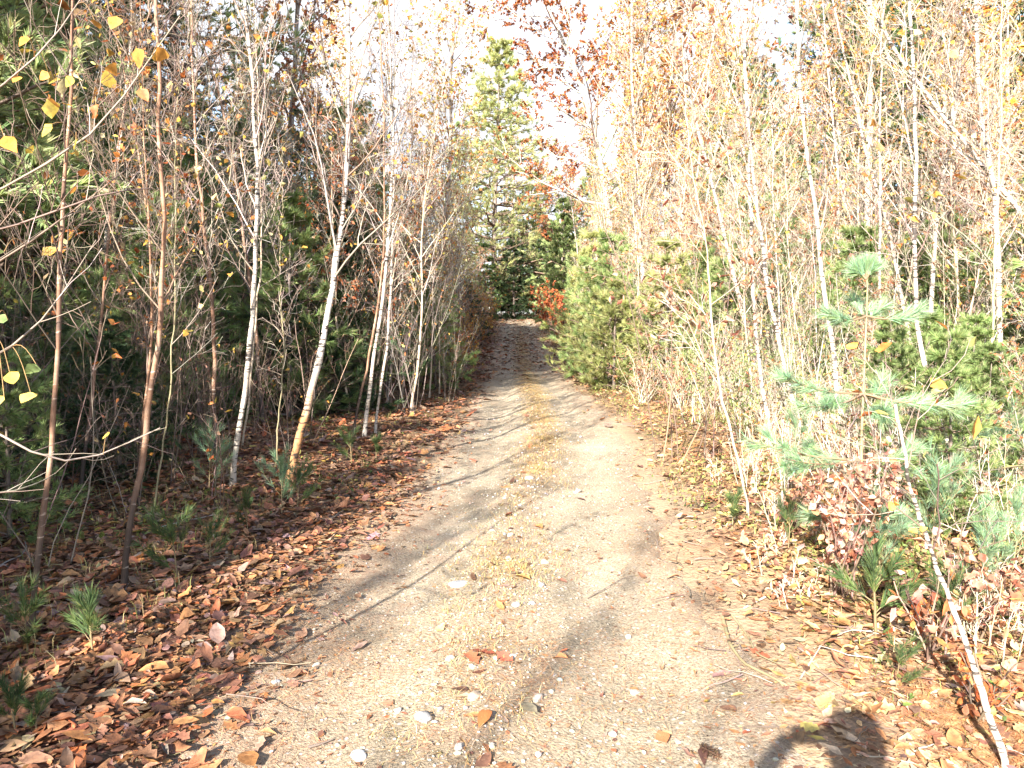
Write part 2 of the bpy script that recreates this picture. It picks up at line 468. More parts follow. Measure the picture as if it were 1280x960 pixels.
def sand_material():
    m, nt, b = new_mat("sandy_gravel")
    tc = N(nt, "ShaderNodeTexCoord")
    n = N(nt, "ShaderNodeTexNoise", Scale=1.3, Detail=7.0, Roughness=0.65)
    nt.links.new(tc.outputs["Object"], n.inputs["Vector"])
    r = ramp(nt, [(.30, (.21, .165, .11)), (.48, (.33, .268, .185)), (.68, (.46, .385, .28))])
    nt.links.new(n.outputs["Fac"], r.inputs[0])
    n2 = N(nt, "ShaderNodeTexNoise", Scale=75.0, Detail=4.0, Roughness=0.7); nt.links.new(tc.outputs["Object"], n2.inputs["Vector"])
    r2 = ramp(nt, [(.34, (.40, .38, .35)), (.50, (1, 1, 1)), (.66, (1.35, 1.35, 1.35))]); nt.links.new(n2.outputs["Fac"], r2.inputs[0])
    mx = N(nt, "ShaderNodeMixRGB", blend_type="MULTIPLY"); mx.inputs["Fac"].default_value = 1
    nt.links.new(r.outputs[0], mx.inputs["Color1"]); nt.links.new(r2.outputs[0], mx.inputs["Color2"])
    # pebbles
    v = N(nt, "ShaderNodeTexVoronoi", Scale=42.0); nt.links.new(tc.outputs["Object"], v.inputs["Vector"])
    sp = N(nt, "ShaderNodeSeparateXYZ"); nt.links.new(v.outputs["Color"], sp.inputs[0])
    lt = N(nt, "ShaderNodeMath", operation="LESS_THAN"); lt.inputs[1].default_value = 0.34; nt.links.new(v.outputs["Distance"], lt.inputs[0])
    gt = N(nt, "ShaderNodeMath", operation="GREATER_THAN"); gt.inputs[1].default_value = 0.72; nt.links.new(sp.outputs["X"], gt.inputs[0])
    mu = N(nt, "ShaderNodeMath", operation="MULTIPLY"); nt.links.new(lt.outputs[0], mu.inputs[0]); nt.links.new(gt.outputs[0], mu.inputs[1])
    rp = ramp(nt, [(0, (.30, .27, .24)), (.5, (.45, .40, .34)), (1, (.62, .58, .52))]); nt.links.new(sp.outputs["Y"], rp.inputs[0])
    mx2 = N(nt, "ShaderNodeMixRGB"); nt.links.new(mu.outputs[0], mx2.inputs["Fac"]); nt.links.new(mx.outputs[0], mx2.inputs["Color1"]); nt.links.new(rp.outputs[0], mx2.inputs["Color2"])
    # rusty pine-needle drifts
    n3 = N(nt, "ShaderNodeTexNoise", Scale=2.6, Detail=6.0, Roughness=0.7); nt.links.new(tc.outputs["Object"], n3.inputs["Vector"])
    r3 = ramp(nt, [(.52, (0, 0, 0)), (.68, (.5, .5, .5))]); nt.links.new(n3.outputs["Fac"], r3.inputs[0])
    mx3 = N(nt, "ShaderNodeMixRGB"); mx3.inputs["Color2"].default_value = (.31, .17, .10, 1)
    nt.links.new(r3.outputs[0], mx3.inputs["Fac"]); nt.links.new(mx2.outputs[0], mx3.inputs["Color1"])
    at = N(nt, "ShaderNodeAttribute", attribute_name="col")
    sa = N(nt, "ShaderNodeSeparateXYZ"); nt.links.new(at.outputs["Color"], sa.inputs[0])
    n5 = N(nt, "ShaderNodeTexNoise", Scale=28.0, Detail=6.0, Roughness=0.75); nt.links.new(tc.outputs["Object"], n5.inputs["Vector"])
    r5 = ramp(nt, [(.36, (.25, .25, .25)), (.60, (1, 1, 1))]); nt.links.new(n5.outputs["Fac"], r5.inputs[0])
    src = mx3.outputs[0]
    for chan, c, k in (("X", (.19, .115, .06, 1), 1.0), ("Y", (.27, .15, .085, 1), .75)):
        mk = N(nt, "ShaderNodeMath", operation="MULTIPLY"); nt.links.new(sa.outputs[chan], mk.inputs[0]); nt.links.new(r5.outputs[0], mk.inputs[1])
        mk2 = N(nt, "ShaderNodeMath", operation="MULTIPLY"); mk2.inputs[1].default_value = k; nt.links.new(mk.outputs[0], mk2.inputs[0])
        m5 = N(nt, "ShaderNodeMixRGB"); m5.inputs["Color2"].default_value = c
        nt.links.new(mk2.outputs[0], m5.inputs["Fac"]); nt.links.new(src, m5.inputs["Color1"]); src = m5.outputs[0]
    nt.links.new(src, b.inputs["Base Color"])
    b.inputs["Roughness"].default_value = 0.92
    ad = N(nt, "ShaderNodeMath", operation="MULTIPLY_ADD"); ad.inputs[1].default_value = 0.6
    nt.links.new(mu.outputs[0], ad.inputs[0]); nt.links.new(n2.outputs["Fac"], ad.inputs[2])
    bp = N(nt, "ShaderNodeBump", Strength=1.0, Distance=0.022); nt.links.new(ad.outputs[0], bp.inputs["Height"]); nt.links.new(bp.outputs[0], b.inputs["Normal"])
    return m

def stone_material():
    m, nt, b = new_mat("field_stone")
    tc = N(nt, "ShaderNodeTexCoord"); oi = N(nt, "ShaderNodeObjectInfo")
    a = N(nt, "ShaderNodeAttribute", attribute_name="col")
    n = N(nt, "ShaderNodeTexNoise", Scale=45.0, Detail=5.0); nt.links.new(tc.outputs["Object"], n.inputs["Vector"])
    r = ramp(nt, [(.3, (.7, .68, .66)), (.7, (1.25, 1.25, 1.25))]); nt.links.new(n.outputs["Fac"], r.inputs[0])
    mx = N(nt, "ShaderNodeMixRGB", blend_type="MULTIPLY"); mx.inputs["Fac"].default_value = 1
    nt.links.new(a.outputs["Color"], mx.inputs["Color1"]); nt.links.new(r.outputs[0], mx.inputs["Color2"])
    nt.links.new(mx.outputs[0], b.inputs["Base Color"]); b.inputs["Roughness"].default_value = 0.8
    bp = N(nt, "ShaderNodeBump", Strength=0.5, Distance=0.004); nt.links.new(n.outputs["Fac"], bp.inputs["Height"]); nt.links.new(bp.outputs[0], b.inputs["Normal"])
    return m

def plain_mat(name, c, rough=0.7):
    m, nt, b = new_mat(name)
    tc = N(nt, "ShaderNodeTexCoord"); n = N(nt, "ShaderNodeTexNoise", Scale=30.0, Detail=4.0)
    nt.links.new(tc.outputs["Object"], n.inputs["Vector"])
    r = ramp(nt, [(.3, tuple(x * .8 for x in c)), (.7, tuple(min(1, x * 1.2) for x in c))]); nt.links.new(n.outputs["Fac"], r.inputs[0])
    nt.links.new(r.outputs[0], b.inputs["Base Color"]); b.inputs["Roughness"].default_value = rough
    return m

M_stone = stone_material()

# ------------------------------------------------------------------ setting: ground and path
def grid_mesh(name, X, Y, Z, mat, col=(.2, .1, .05)):
    ny, nx = X.shape
    mb = MB()
    i = np.arange(ny - 1)[:, None]; j = np.arange(nx - 1)[None]
    F = np.stack([i * nx + j, i * nx + j + 1, (i + 1) * nx + j + 1, (i + 1) * nx + j], -1).reshape(-1, 4)
    mb.add(np.stack([X, Y, Z], -1).reshape(-1, 3), [F], col)
    return mb.mesh(name, mat)

def spread(a, b, step, far, growth=1.25):
    c = list(np.arange(a, b + 1e-6, step)); s = step
    lo, hi = [a], [b]
    while hi[-1] < far[1]: s *= growth; hi.append(hi[-1] + s)
    s = step
    while lo[-1] > far[0]: s *= growth; lo.append(lo[-1] - s)
    return np.array(lo[:0:-1] + c + hi[1:])

gx = spread(-5, 5, 0.12, (-600, 600)); gy = spread(-2, 16, 0.12, (-600, 900), 1.06)
GX, GY = np.meshgrid(gx, gy)
dd = np.abs(GX - cx(GY)) / hw(GY)
GZ = H(GX, GY) - 0.07 * (1 - sst(0.75, 0.98, dd)) * (GY > -9) * (GY < 62)
g_o = obj("ground", grid_mesh("ground", GX, GY, GZ, ground_material(), np.repeat((1 - sst(.95, 1.45, dd + bumps(GX * 3, GY * 3))).reshape(-1, 1), 3, 1)))
tag(g_o, "brown forest floor of leaf mould on both sides of the trail", "ground", None, "structure")

py_ = np.concatenate([np.arange(-8, 14, 0.05), np.arange(14, 61, 0.2)])
u_ = np.linspace(-1.18, 1.18, 71)
UU, PY = np.meshgrid(u_, py_)
jag = 0.10 * np.sin(PY * 2.3 + np.sign(UU) * 1.1) + 0.07 * np.sin(PY * 5.9 + np.sign(UU) * 2.0) + 0.05 * np.sin(PY * 13.1 + np.sign(UU))
PX = cx(PY) + UU * hw(PY) * (1 + 0.6 * jag * (np.abs(UU) > .3) * np.abs(UU))
prof = -0.045 * np.exp(-((np.abs(UU) - .52) / .22) ** 2) + 0.018 * np.exp(-(UU / .18) ** 2)
PZ = H(PX, PY) + prof + 0.004 - 0.12 * sst(0.93, 1.18, np.abs(UU)) + 0.004 * np.sin(PX * 23 + PY * 7) * np.sin(PY * 17 - PX * 9)
p_o = obj("path", grid_mesh("path", PX, PY, PZ, sand_material(), np.stack([
    np.exp(-((UU + .03 * np.sin(PY * 1.7)) / (.20 + .05 * np.sin(PY * .9))) ** 2) * np.clip(.75 + 2.6 * bumps(PX * 1.5, PY * 1.5), 0, 1) * (.55 + .45 * sst(5, 9, PY)),
    sst(.5, 1.05, np.abs(UU) + 1.2 * bumps(PX * 2.3 + 4, PY * 2.3)) * (1 - .3 * (UU > 0)), 0 * UU], -1).reshape(-1, 3)))
tag(p_o, "sandy two-track trail with a grassy crown running into the woods", "path", None, "structure")

def path_u(x, y):
    return (x - cx(y)) / hw(y)

def Z(x, y):
    """height of the walked surface"""
    u = path_u(x, y)
    inside = np.abs(u) < 0.97
    pr = -0.045 * np.exp(-((np.abs(u) - .52) / .22) ** 2) + 0.018 * np.exp(-(u / .18) ** 2)
    return H(x, y) + np.where(inside, pr + 0.004, 0)

# ------------------------------------------------------------------ palettes (linear base colours)
P_YEL = [(.60, .40, .08, 4), (.56, .27, .06, 3.5), (.45, .40, .12, 1.5), (.48, .17, .05, 3), (.60, .48, .24, 2)]
P_RUS = [(.38, .105, .04, 3), (.46, .17, .06, 3), (.30, .12, .06, 2), (.50, .24, .08, 2)]
P_WITH = [(.36, .17, .10, 3), (.44, .25, .16, 3), (.28, .12, .07, 2), (.50, .33, .22, 1)]
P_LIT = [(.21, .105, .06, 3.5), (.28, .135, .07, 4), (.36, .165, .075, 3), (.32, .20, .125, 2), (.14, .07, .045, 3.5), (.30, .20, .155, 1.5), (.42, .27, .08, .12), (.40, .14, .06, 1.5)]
P_LITS = [(.42, .23, .11, 3), (.48, .31, .18, 3), (.38, .17, .08, 2), (.52, .40, .25, 2), (.50, .36, .12, .6), (.30, .18, .11, 2)]  # paler litter for the right side, strong sunlight put into the leaf colour
P_PINE = [(.09, .145, .055, 3), (.13, .19, .07, 3), (.18, .22, .07, 2), (.07, .11, .055, 2)]
P_WPINE = [(.34, .41, .17, 3), (.40, .46, .20, 3), (.26, .33, .14, 2), (.46, .48, .24, 1)]
P_DARK = [(.05, .085, .042, 3), (.07, .11, .05, 3), (.10, .14, .055, 1.5)]
P_BLUE = [(.18, .29, .17, 3), (.24, .36, .22, 3), (.28, .36, .18, 2)]
P_BRIGHT = [(.25, .33, .12, 3), (.31, .38, .15, 3), (.20, .28, .10, 2), (.38, .40, .20, 1)]
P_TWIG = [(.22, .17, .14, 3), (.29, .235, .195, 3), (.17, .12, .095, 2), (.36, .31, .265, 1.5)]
P_TWIGP = [(.40, .34, .27, 3), (.50, .44, .37, 3), (.32, .26, .20, 2), (.34, .23, .16, .7), (.36, .36, .24, 1)]  # pale set, the washed-out brightness of the right side is in the colour
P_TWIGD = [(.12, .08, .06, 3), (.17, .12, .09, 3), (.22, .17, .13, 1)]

# ------------------------------------------------------------------ tree makers (meshes in local coordinates, base at the origin)
def smooth_path(pts, n):
    pts = np.asarray(pts, float)
    s = np.concatenate([[0], np.cumsum(np.linalg.norm(np.diff(pts, axis=0), axis=1))])
    t = np.linspace(0, s[-1], n * 3)
    q = np.stack([np.interp(t, s, pts[:, k]) for k in range(3)], 1)
    for _ in range(6):
        q[1:-1] = (q[:-2] + 2 * q[1:-1] + q[2:]) / 4
    t2 = np.linspace(0, len(q) - 1, n)
    i = np.minimum(t2.astype(int), len(q) - 2); f = (t2 - i)[:, None]
    return q[i] * (1 - f) + q[i + 1] * f

def wander(h, lean, wig, n=18, g=None):
    g = g or rng
    d = nrm(np.array([lean[0], lean[1], 1.0])); p = [np.zeros(3)]
    for k in range(n - 1):
        d = nrm(d + g.normal(0, wig, 3) * [1, 1, .2] + np.array([-lean[0], -lean[1], 0]) * .03)
        p.append(p[-1] + d * h / (n - 1))
    return np.array(p)

def broadleaf(name, trunk, r0, barkm, *, nb=26, L=1.1, ang=.75, up=.25, t0=.25, sub=6, subL=.4, twigs=4, twL=.2, leaves=80, lsize=.055, pal=P_YEL,
              temps="heart", twpal=P_TWIG, leaf_t=(.3, 1.0), rtip=.15, sides=8, g=None, loc=None, twr=.0018, lmul=2.2):
    g = g or rng
    root = empty(name, loc if loc is not None else (0, 0, 0))
    n = len(trunk)
    t = np.linspace(0, 1, n)
    rad = r0 * (1 - (1 - rtip) * t ** .9) * (1 + .07 * g.normal(0, 1, n)); rad[0] *= 1.3
    tr = trunk.copy(); tr[0] = tr[0] - np.array([0, 0, .08])
    mb = MB(); tubes(mb, tr[None], rad[None], sides, (.4, .4, .4))
    kids = [obj("trunk", mb.mesh(name + "_trunk", barkm), root)]
    mb = MB()
    P1, R1, L1 = spawn(trunk[None], rad[None], nb, t0, .99, L, ang, up, .10, 7, .42, .003, fall=.6, g=g)
    tubes(mb, P1, R1, 4, pick(twpal, len(P1), .15, g))
    allP = P1
    if sub:
        P2, R2, L2 = spawn(P1, R1, sub, .2, .95, L1 * subL / max(L, 1e-6) if True else subL, .7, .12, .16, 5, .6, max(twr, .002), fall=.4, g=g)
        tubes(mb, P2, R2, 3, pick(twpal, len(P2), .15, g)); allP = P2
        if twigs:
            P3, R3, L3 = spawn(P2, R2, twigs, .25, 1., twL, .7, .08, .18, 4, .7, twr, g=g)
            tubes(mb, P3, R3, 3, pick(twpal, len(P3), .15, g)); allP = P3
    kids.append(obj("branches", mb.mesh(name + "_branches", M_twig), root))
    if leaves:
        mb = MB()
        leaves = int(leaves * lmul)
        p, tn = along(allP, leaves, *leaf_t, g)
        d = nrm(tn * .5 + g.normal(0, .6, (leaves, 3)) + np.array([0, 0, -.55]))
        nr_ = g.normal(0, .6, (leaves, 3)) + np.array([0, 0, .8])
        scatter_leaves(mb, p, d, nr_, lsize * g.uniform(.6, 1.25, leaves), pick(pal, leaves, .2, g), LT[temps], g)
        kids.append(obj("leaves", mb.mesh(name + "_leaves", M_leaf), root))
    KIDS[root.name] = kids
    return root

def conifer(name, h, r0, spread_r, pal, *, whorls=16, per=5, t0=.12, sub=7, nd=(6, 6), nL=.10, nW=.012, up=.18, barkm=None, droop=0.0, dead=True, loc=None, g=None, taper=1.0, trunk=None, full=1.2):
    g = g or rng
    root = empty(name, loc if loc is not None else (0, 0, 0))
    tr = trunk if trunk is not None else wander(h, (g.normal(0, .015), g.normal(0, .015)), .006, 16, g)
    n = len(tr)
    rad = np.maximum(r0 * (1 - np.linspace(0, 1, n)) ** .9, .004)
    t2 = tr.copy(); t2[0, 2] -= .08
    mb = MB(); tubes(mb, t2[None], rad[None], 8, (.2, .15, .1))
    kids = [obj("trunk", mb.mesh(name + "_trunk", barkm or M_pinebark), root)]
    Ps, Rs = [], []
    for k in range(whorls):
        t = t0 + (1 - t0) * (k + g.uniform(-.2, .2)) / whorls
        t = float(np.clip(t, 0.01, .985))
        s = t * (n - 1); i = min(int(s), n - 2); p0 = tr[i] * (1 - (s - i)) + tr[i + 1] * (s - i)
        a0 = g.uniform(0, 6.28)
        Lb = spread_r * (1 - (max(t - t0, 0) / (1 - t0)) ** full * .92) * taper
        if k < 2: Lb *= .75
        for b in range(per):
            a = a0 + b * 6.283 / per + g.normal(0, .25)
            L = Lb * g.uniform(.6, 1.15)
            q = np.linspace(0, 1, 6)
            rise = up * g.uniform(.4, 1.5)
            c = np.stack([np.cos(a) * L * q, np.sin(a) * L * q, L * (rise * q + (.18 - droop) * q ** 2 - droop * .3 * q)], 1)
            c[1:] += g.normal(0, .03 * L, (5, 3))
            Ps.append(p0 + c); Rs.append(np.linspace(max(.004, .018 * L), .003, 6))
    P1 = np.array(Ps); R1 = np.array(Rs)
    L1 = np.linalg.norm(P1[:, -1] - P1[:, 0], axis=1)
    mb = MB(); tubes(mb, P1, R1, 4, pick(P_TWIGD, len(P1), .1, g))
    P2, R2, _ = spawn(P1, R1, sub, .22, 1., L1 * .36, .75, .05 - droop * .4, .08, 4, .6, .002, fall=.5, g=g, flat=.6)
    tubes(mb, P2, R2, 3, pick(P_TWIGD, len(P2), .1, g))
    kids.append(obj("branches", mb.mesh(name + "_branches", M_twig), root))
    mb = MB()
    needles(mb, np.concatenate([P2]), len(P2) * nd[0], nd[1], nL, nW, pal, t0=.15, g=g, droop=droop)
    # each branch's clumps differ a little in tone
    needles(mb, P1, len(P1) * nd[0], nd[1], nL, nW, pal, t0=.45, g=g, droop=droop)
    kids.append(obj("crown", mb.mesh(name + "_crown", M_needle), root))
    KIDS[root.name] = kids
    return root

# ------------------------------------------------------------------ traced trunks
def traced(pix, d=None, top=None, n=22, depth_lean=0.0, seed=0):
    """picture points from the foot upward; the foot stands on the ground; returns base and local polyline carried on to its full height"""
    g = np.random.default_rng(seed + 100)
    if d is None:
        b = Gp(*pix[0])
    else:
        x = (pix[0][0] - 640) / FPX * d
        b = np.array([x, d, float(H(x, d))])
        pp = Wp(*pix[0], d); b[0] = pp[0]
        if abs(pp[2] - b[2]) > .02:
            pix = [(pix[0][0], pix[0][1])] + list(pix[1:])
    pts = [b]
    ph = g.uniform(0, 6)
    for k, (px, py) in enumerate(pix[1:]):
        dy = b[1] + depth_lean * (k + 1) / len(pix) + .06 * math.sin(ph + k * 1.3)
        pts.append(Wp(px, py, dy))
    if top:
        v = nrm(pts[-1] - pts[-2]); v = nrm(v + np.array([0, 0, .8]))
        q = pts[-1]
        while q[2] < top:
            v = nrm(v + g.normal(0, .05, 3) + np.array([0, 0, .1]))
            q = q + v * .4; pts.append(q)
    pts = np.array(pts) - b
    q = smooth_path(pts, n + 12)
    a = np.cumsum(g.normal(0, 1, (len(q), 2)), axis=0); a -= np.linspace(0, 1, len(q))[:, None] * a[-1]
    a[0] = 0
    q[:, :2] += (a * .006 + g.normal(0, .004, a.shape)) * min(1.0, b[1] / 6)
    return b, q

SUNNY, SHADY = "birches along the sunny side of the trail", "birches along the shady side of the trail"
hero = [
 # pix, d, top, r0, bark, kwargs, name, label, cat
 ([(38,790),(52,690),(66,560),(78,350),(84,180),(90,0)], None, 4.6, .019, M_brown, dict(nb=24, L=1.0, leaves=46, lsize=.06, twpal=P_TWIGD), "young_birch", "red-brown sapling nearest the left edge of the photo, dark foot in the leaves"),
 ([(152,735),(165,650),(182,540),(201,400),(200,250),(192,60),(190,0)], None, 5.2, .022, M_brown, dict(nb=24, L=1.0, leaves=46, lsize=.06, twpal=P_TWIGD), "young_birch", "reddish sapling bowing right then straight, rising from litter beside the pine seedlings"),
 ([(188,648),(205,540),(214,400),(216,250),(224,120)], None, 3.6, .010, M_olive, dict(nb=16, L=.6, leaves=14, sub=4), "young_birch", "thin olive stem just right of the bowed reddish sapling"),
 ([(114,545),(124,420),(132,300),(150,180),(165,60)], None, 6.5, .030, M_birch, dict(nb=26, L=1.2, leaves=60), "birch_tree", "pale thin birch standing back among dark conifers on the shaded side"),
 ([(266,575),(263,400),(251,280),(241,150),(238,0)], None, 6.2, .026, M_brown, dict(nb=26, L=1.1, leaves=50), "young_birch", "reddish-brown straight sapling left of the two pale leaning birches"),
 ([(291,608),(297,545),(312,440),(319,330),(322,200),(314,90),(307,0)], None, 6.5, .031, M_birch, dict(nb=30, L=1.2, leaves=70), "birch_tree", "pale straight birch just left of the peeling orange-footed birch"),
 ([(303,600),(309,520),(318,420),(326,300),(322,160),(318,60)], 7.5, 5.2, .014, M_tan, dict(nb=18, L=.8, leaves=30), "young_birch", "slim tan stem pressed close behind the pale straight birch"),
 ([(358,602),(384,515),(400,450),(414,370),(428,260),(436,140),(437,0)], None, 7.2, .040, M_birch_tan, dict(nb=34, L=1.4, leaves=120), "birch_tree", "thickest white birch on the shaded side, peeling orange at its leaning foot"),
 ([(342,600),(350,520),(357,430),(352,350)], None, 3.0, .009, M_olive, dict(nb=12, L=.5, leaves=8, sub=4), "young_birch", "short dark stem in the gap between the two pale leaning birches"),
 ([(455,548),(470,430),(485,330),(490,200),(487,60),(485,0)], None, 7.6, .030, M_birch, dict(nb=32, L=1.3, leaves=90), "birch_tree", "whitest stem of the birch clump right of the thick peeling birch"),
 ([(468,542),(484,430),(490,330),(492,180),(480,60)], None, 7.0, .022, M_birch, dict(nb=28, L=1.1, leaves=70), "birch_tree", "slim white stem crossing close behind the whitest one in the birch clump"),
 ([(440,548),(462,440),(478,330),(480,200),(476,80)], None, 6.5, .020, M_brown, dict(nb=28, L=1.1, leaves=60), "young_birch", "red-brown stem at the front of the birch clump beside the litter bank"),
 ([(484,510),(497,400),(508,300),(515,190),(520,90)], None, 6.6, .022, M_birch, dict(nb=28, L=1.1, leaves=80), "birch_tree", "pale birch stem in the middle of the clump, fourth from the peeling birch"),
 ([(502,503),(515,400),(528,300),(538,200),(546,120)], None, 6.2, .022, M_tan, dict(nb=28, L=1.1, leaves=80), "birch_tree", "tan birch stem leaning toward the trail at the clump's right side"),
 ([(521,492),(536,400),(547,300),(553,210)], None, 5.5, .018, M_tan, dict(nb=26, L=1.0, leaves=80), "birch_tree", "outermost leaning tan stem of the clump, nearest the trail"),
 # sunny side
 ([(815,458),(803,340),(797,220),(790,100),(790,0)], 19.5, 11.5, .080, M_birch, dict(nb=44, L=2.2, leaves=420, lsize=.075, sub=6, subL=.8, twL=.3), "birch_tree", "tall pale birch where the bright verge meets the thicket, right of the light green pines"),
 ([(963,548),(950,470),(942,370),(938,250),(936,140),(925,0)], None, 7.0, .033, M_birch, dict(nb=24, L=1.0, leaves=80, twpal=P_TWIG), "birch_tree", "white birch leftmost in the near row on the sunny side, foot leaning right"),
 ([(1003,562),(985,480),(965,380),(955,330),(940,200),(930,80)], None, 6.4, .033, M_birch, dict(nb=24, L=1.0, leaves=80, twpal=P_TWIG), "birch_tree", "white birch with black marks leaning left, second in the sunny near row"),
 ([(985,545),(977,420),(972,300),(966,150),(963,30)], None, 6.0, .018, M_birch, dict(nb=24, L=1.0, leaves=70, pal=P_WITH, twpal=P_TWIGP), "birch_tree", "slim pale stem between the first two white birches of the sunny row"),
 ([(1012,545),(1000,420),(988,300),(984,180)], None, 5.0, .014, M_tan, dict(nb=24, L=.9, leaves=110, pal=P_WITH, twpal=P_TWIGP), "young_birch", "slim tan stem carrying withered brown leaves behind the black-marked birch"),
 ([(1052,565),(1046,470),(1033,380),(1022,280),(1012,200),(1003,110),(996,0)], None, 7.5, .036, M_birch, dict(nb=26, L=1.1, leaves=90, twpal=P_TWIG), "birch_tree", "tall white birch leaning left just behind the blue-green pine sapling"),
 ([(1107,548),(1099,440),(1100,330),(1105,200),(1108,80)], None, 7.0, .028, M_birch, dict(nb=22, L=1.0, leaves=80, twpal=P_TWIG), "birch_tree", "straight white birch rising right behind the blue-green pine sapling's stem"),
 ([(1121,505),(1124,350),(1127,200),(1130,60)], None, 7.5, .030, M_birch, dict(nb=22, L=1.0, leaves=80, twpal=P_TWIG), "birch_tree", "pale upright birch between the pine sapling and the curved white birch"),
 ([(1222,642),(1190,570),(1165,510),(1150,440),(1141,340),(1148,220),(1146,120),(1140,0)], None, 5.6, .024, M_birch, dict(nb=20, L=.8, leaves=50, twpal=P_TWIG), "birch_tree", "curved white birch, foot swept right, crossing the pine sapling's branches"),
 ([(1232,585),(1237,520),(1240,430),(1246,300),(1250,150),(1253,0)], None, 5.6, .018, M_gold, dict(nb=22, L=.9, leaves=50, twpal=P_TWIGP), "young_birch", "golden-barked slim stem near the right edge, kinked at mid height"),
 ([(1420,540),(1340,370),(1275,265),(1190,160),(1120,70),(1070,-20)], 8.0, 6.0, .048, M_birch, dict(nb=26, L=1.3, leaves=70, twpal=P_TWIGP), "birch_tree", "strongly leaning white birch crossing the upper right corner"),
 ([(1440,420),(1360,300),(1280,215),(1210,150),(1150,95),(1100,60)], 8.6, 5.4, .026, M_tan, dict(nb=24, L=1.1, leaves=60, twpal=P_TWIGP), "birch_tree", "thinner tan stem slanting above the strongly leaning white birch"),
 ([(1262,965),(1215,820),(1180,730),(1150,650),(1132,575),(1118,505)], None, None, .0155, M_birch, dict(nb=6, L=.5, leaves=10, t0=.45, rtip=.35, sub=3, twigs=2, twpal=P_TWIG), "birch_tree", "foreground white birch stem slanting left from the bottom right corner"),
 ([(935,647),(926,580),(903,490),(893,400),(888,320),(872,250)], None, 3.3, .014, M_tan, dict(nb=16, L=.55, leaves=110, pal=P_WITH, temps="ovate", lsize=.07, sub=4, twpal=P_TWIGP), "young_beech", "thin crooked tan sapling with withered leaves on the trail's sunny verge"),
 ([(1085,480),(1085,280),(1090,130),(1088,0)], 18.0, 13.0, .11, M_birch, dict(nb=40, L=2.2, leaves=260, lsize=.07, sub=6, subL=.8, twL=.3, twpal=P_TWIGP), "birch_tree", "thick grey-white trunk far back behind the sunny birch row"),
 ([(1180,490),(1178,380),(1178,240),(1180,100)], 12.5, 8.0, .026, M_birch, dict(nb=28, L=1.1, leaves=70, twpal=P_TWIGP), "birch_tree", "slender white birch right of the curved birch, its foot in shrubs"),
]
for k, (pix, d, top, r0, bm_, kw, nm, lab) in enumerate(hero):
    b, tl = traced(pix, d, top, seed=k)
    g = np.random.default_rng(500 + k)
    o = broadleaf(nm, tl, r0 * (.80 if r0 < .06 else .9), bm_, g=g, loc=b, **kw)
    tag(o, lab, "birch" if "birch" in nm else "beech", SHADY if pix[0][0] < 640 else SUNNY)

# ------------------------------------------------------------------ oaks and far broadleaf trees with traced trunks
oaks = [
 ([(706,392),(702,300),(697,240),(690,190)], 45.0, 11.0, .12, dict(nb=26, L=3.0, ang=1.0, up=.05, leaves=1500, lsize=.14, pal=P_RUS, temps="lobed", sub=6, subL=1.2, twigs=4, twL=.5, t0=.4, twpal=P_TWIGD), "oak_tree", "small dark oak with red leaves beneath the sky gap beyond the bend"),
 ([(778,440),(768,330),(756,230),(735,130),(705,50),(680,0)], 27.0, 15.0, .17, dict(nb=34, L=4.6, ang=1.0, up=.05, leaves=6500, lsize=.105, lmul=2.6, pal=[(.46, .15, .05, 3), (.54, .22, .08, 3), (.38, .10, .04, 2), (.56, .30, .10, 1)], temps="lobed", sub=7, subL=1.6, twigs=4, twL=.55, twpal=P_TWIGP, t0=.3), "oak_tree", "russet-leaved oak leaning over the trail's end from the sunny side"),
 ([(838,430),(834,300),(826,180),(815,60),(806,0)], 25.0, 16.0, .13, dict(nb=30, L=3.2, ang=.8, leaves=2600, lsize=.11, pal=P_RUS + P_YEL, temps="lobed", sub=7, subL=1.3, twigs=4, twL=.5, twpal=P_TWIGP, t0=.3), "oak_tree", "grey upright oak with orange and yellow leaves behind the tall pale birch"),
 ([(345,430),(356,250),(366,110),(372,0)], 20.0, 14.0, .13, dict(nb=30, L=3.0, ang=.85, leaves=2600, lsize=.12, pal=P_RUS, temps="lobed", sub=7, subL=1.3, twigs=4, twL=.5, t0=.3, twpal=P_TWIGD), "oak_tree", "dark-trunked oak with rusty leaves above the shaded birches"),
]
for k, (pix, d, top, r0, kw, nm, lab) in enumerate(oaks):
    b, tl = traced(pix, d, top, seed=60 + k)
    o = broadleaf(nm, tl, r0, M_grey, g=np.random.default_rng(900 + k), loc=b, **kw)
    tag(o, lab, "oak", "oaks holding russet leaves")

# ------------------------------------------------------------------ conifers
def cbase(px, d):
    x = (px - 640) / FPX * d
    return (x, d, float(H(x, d)))

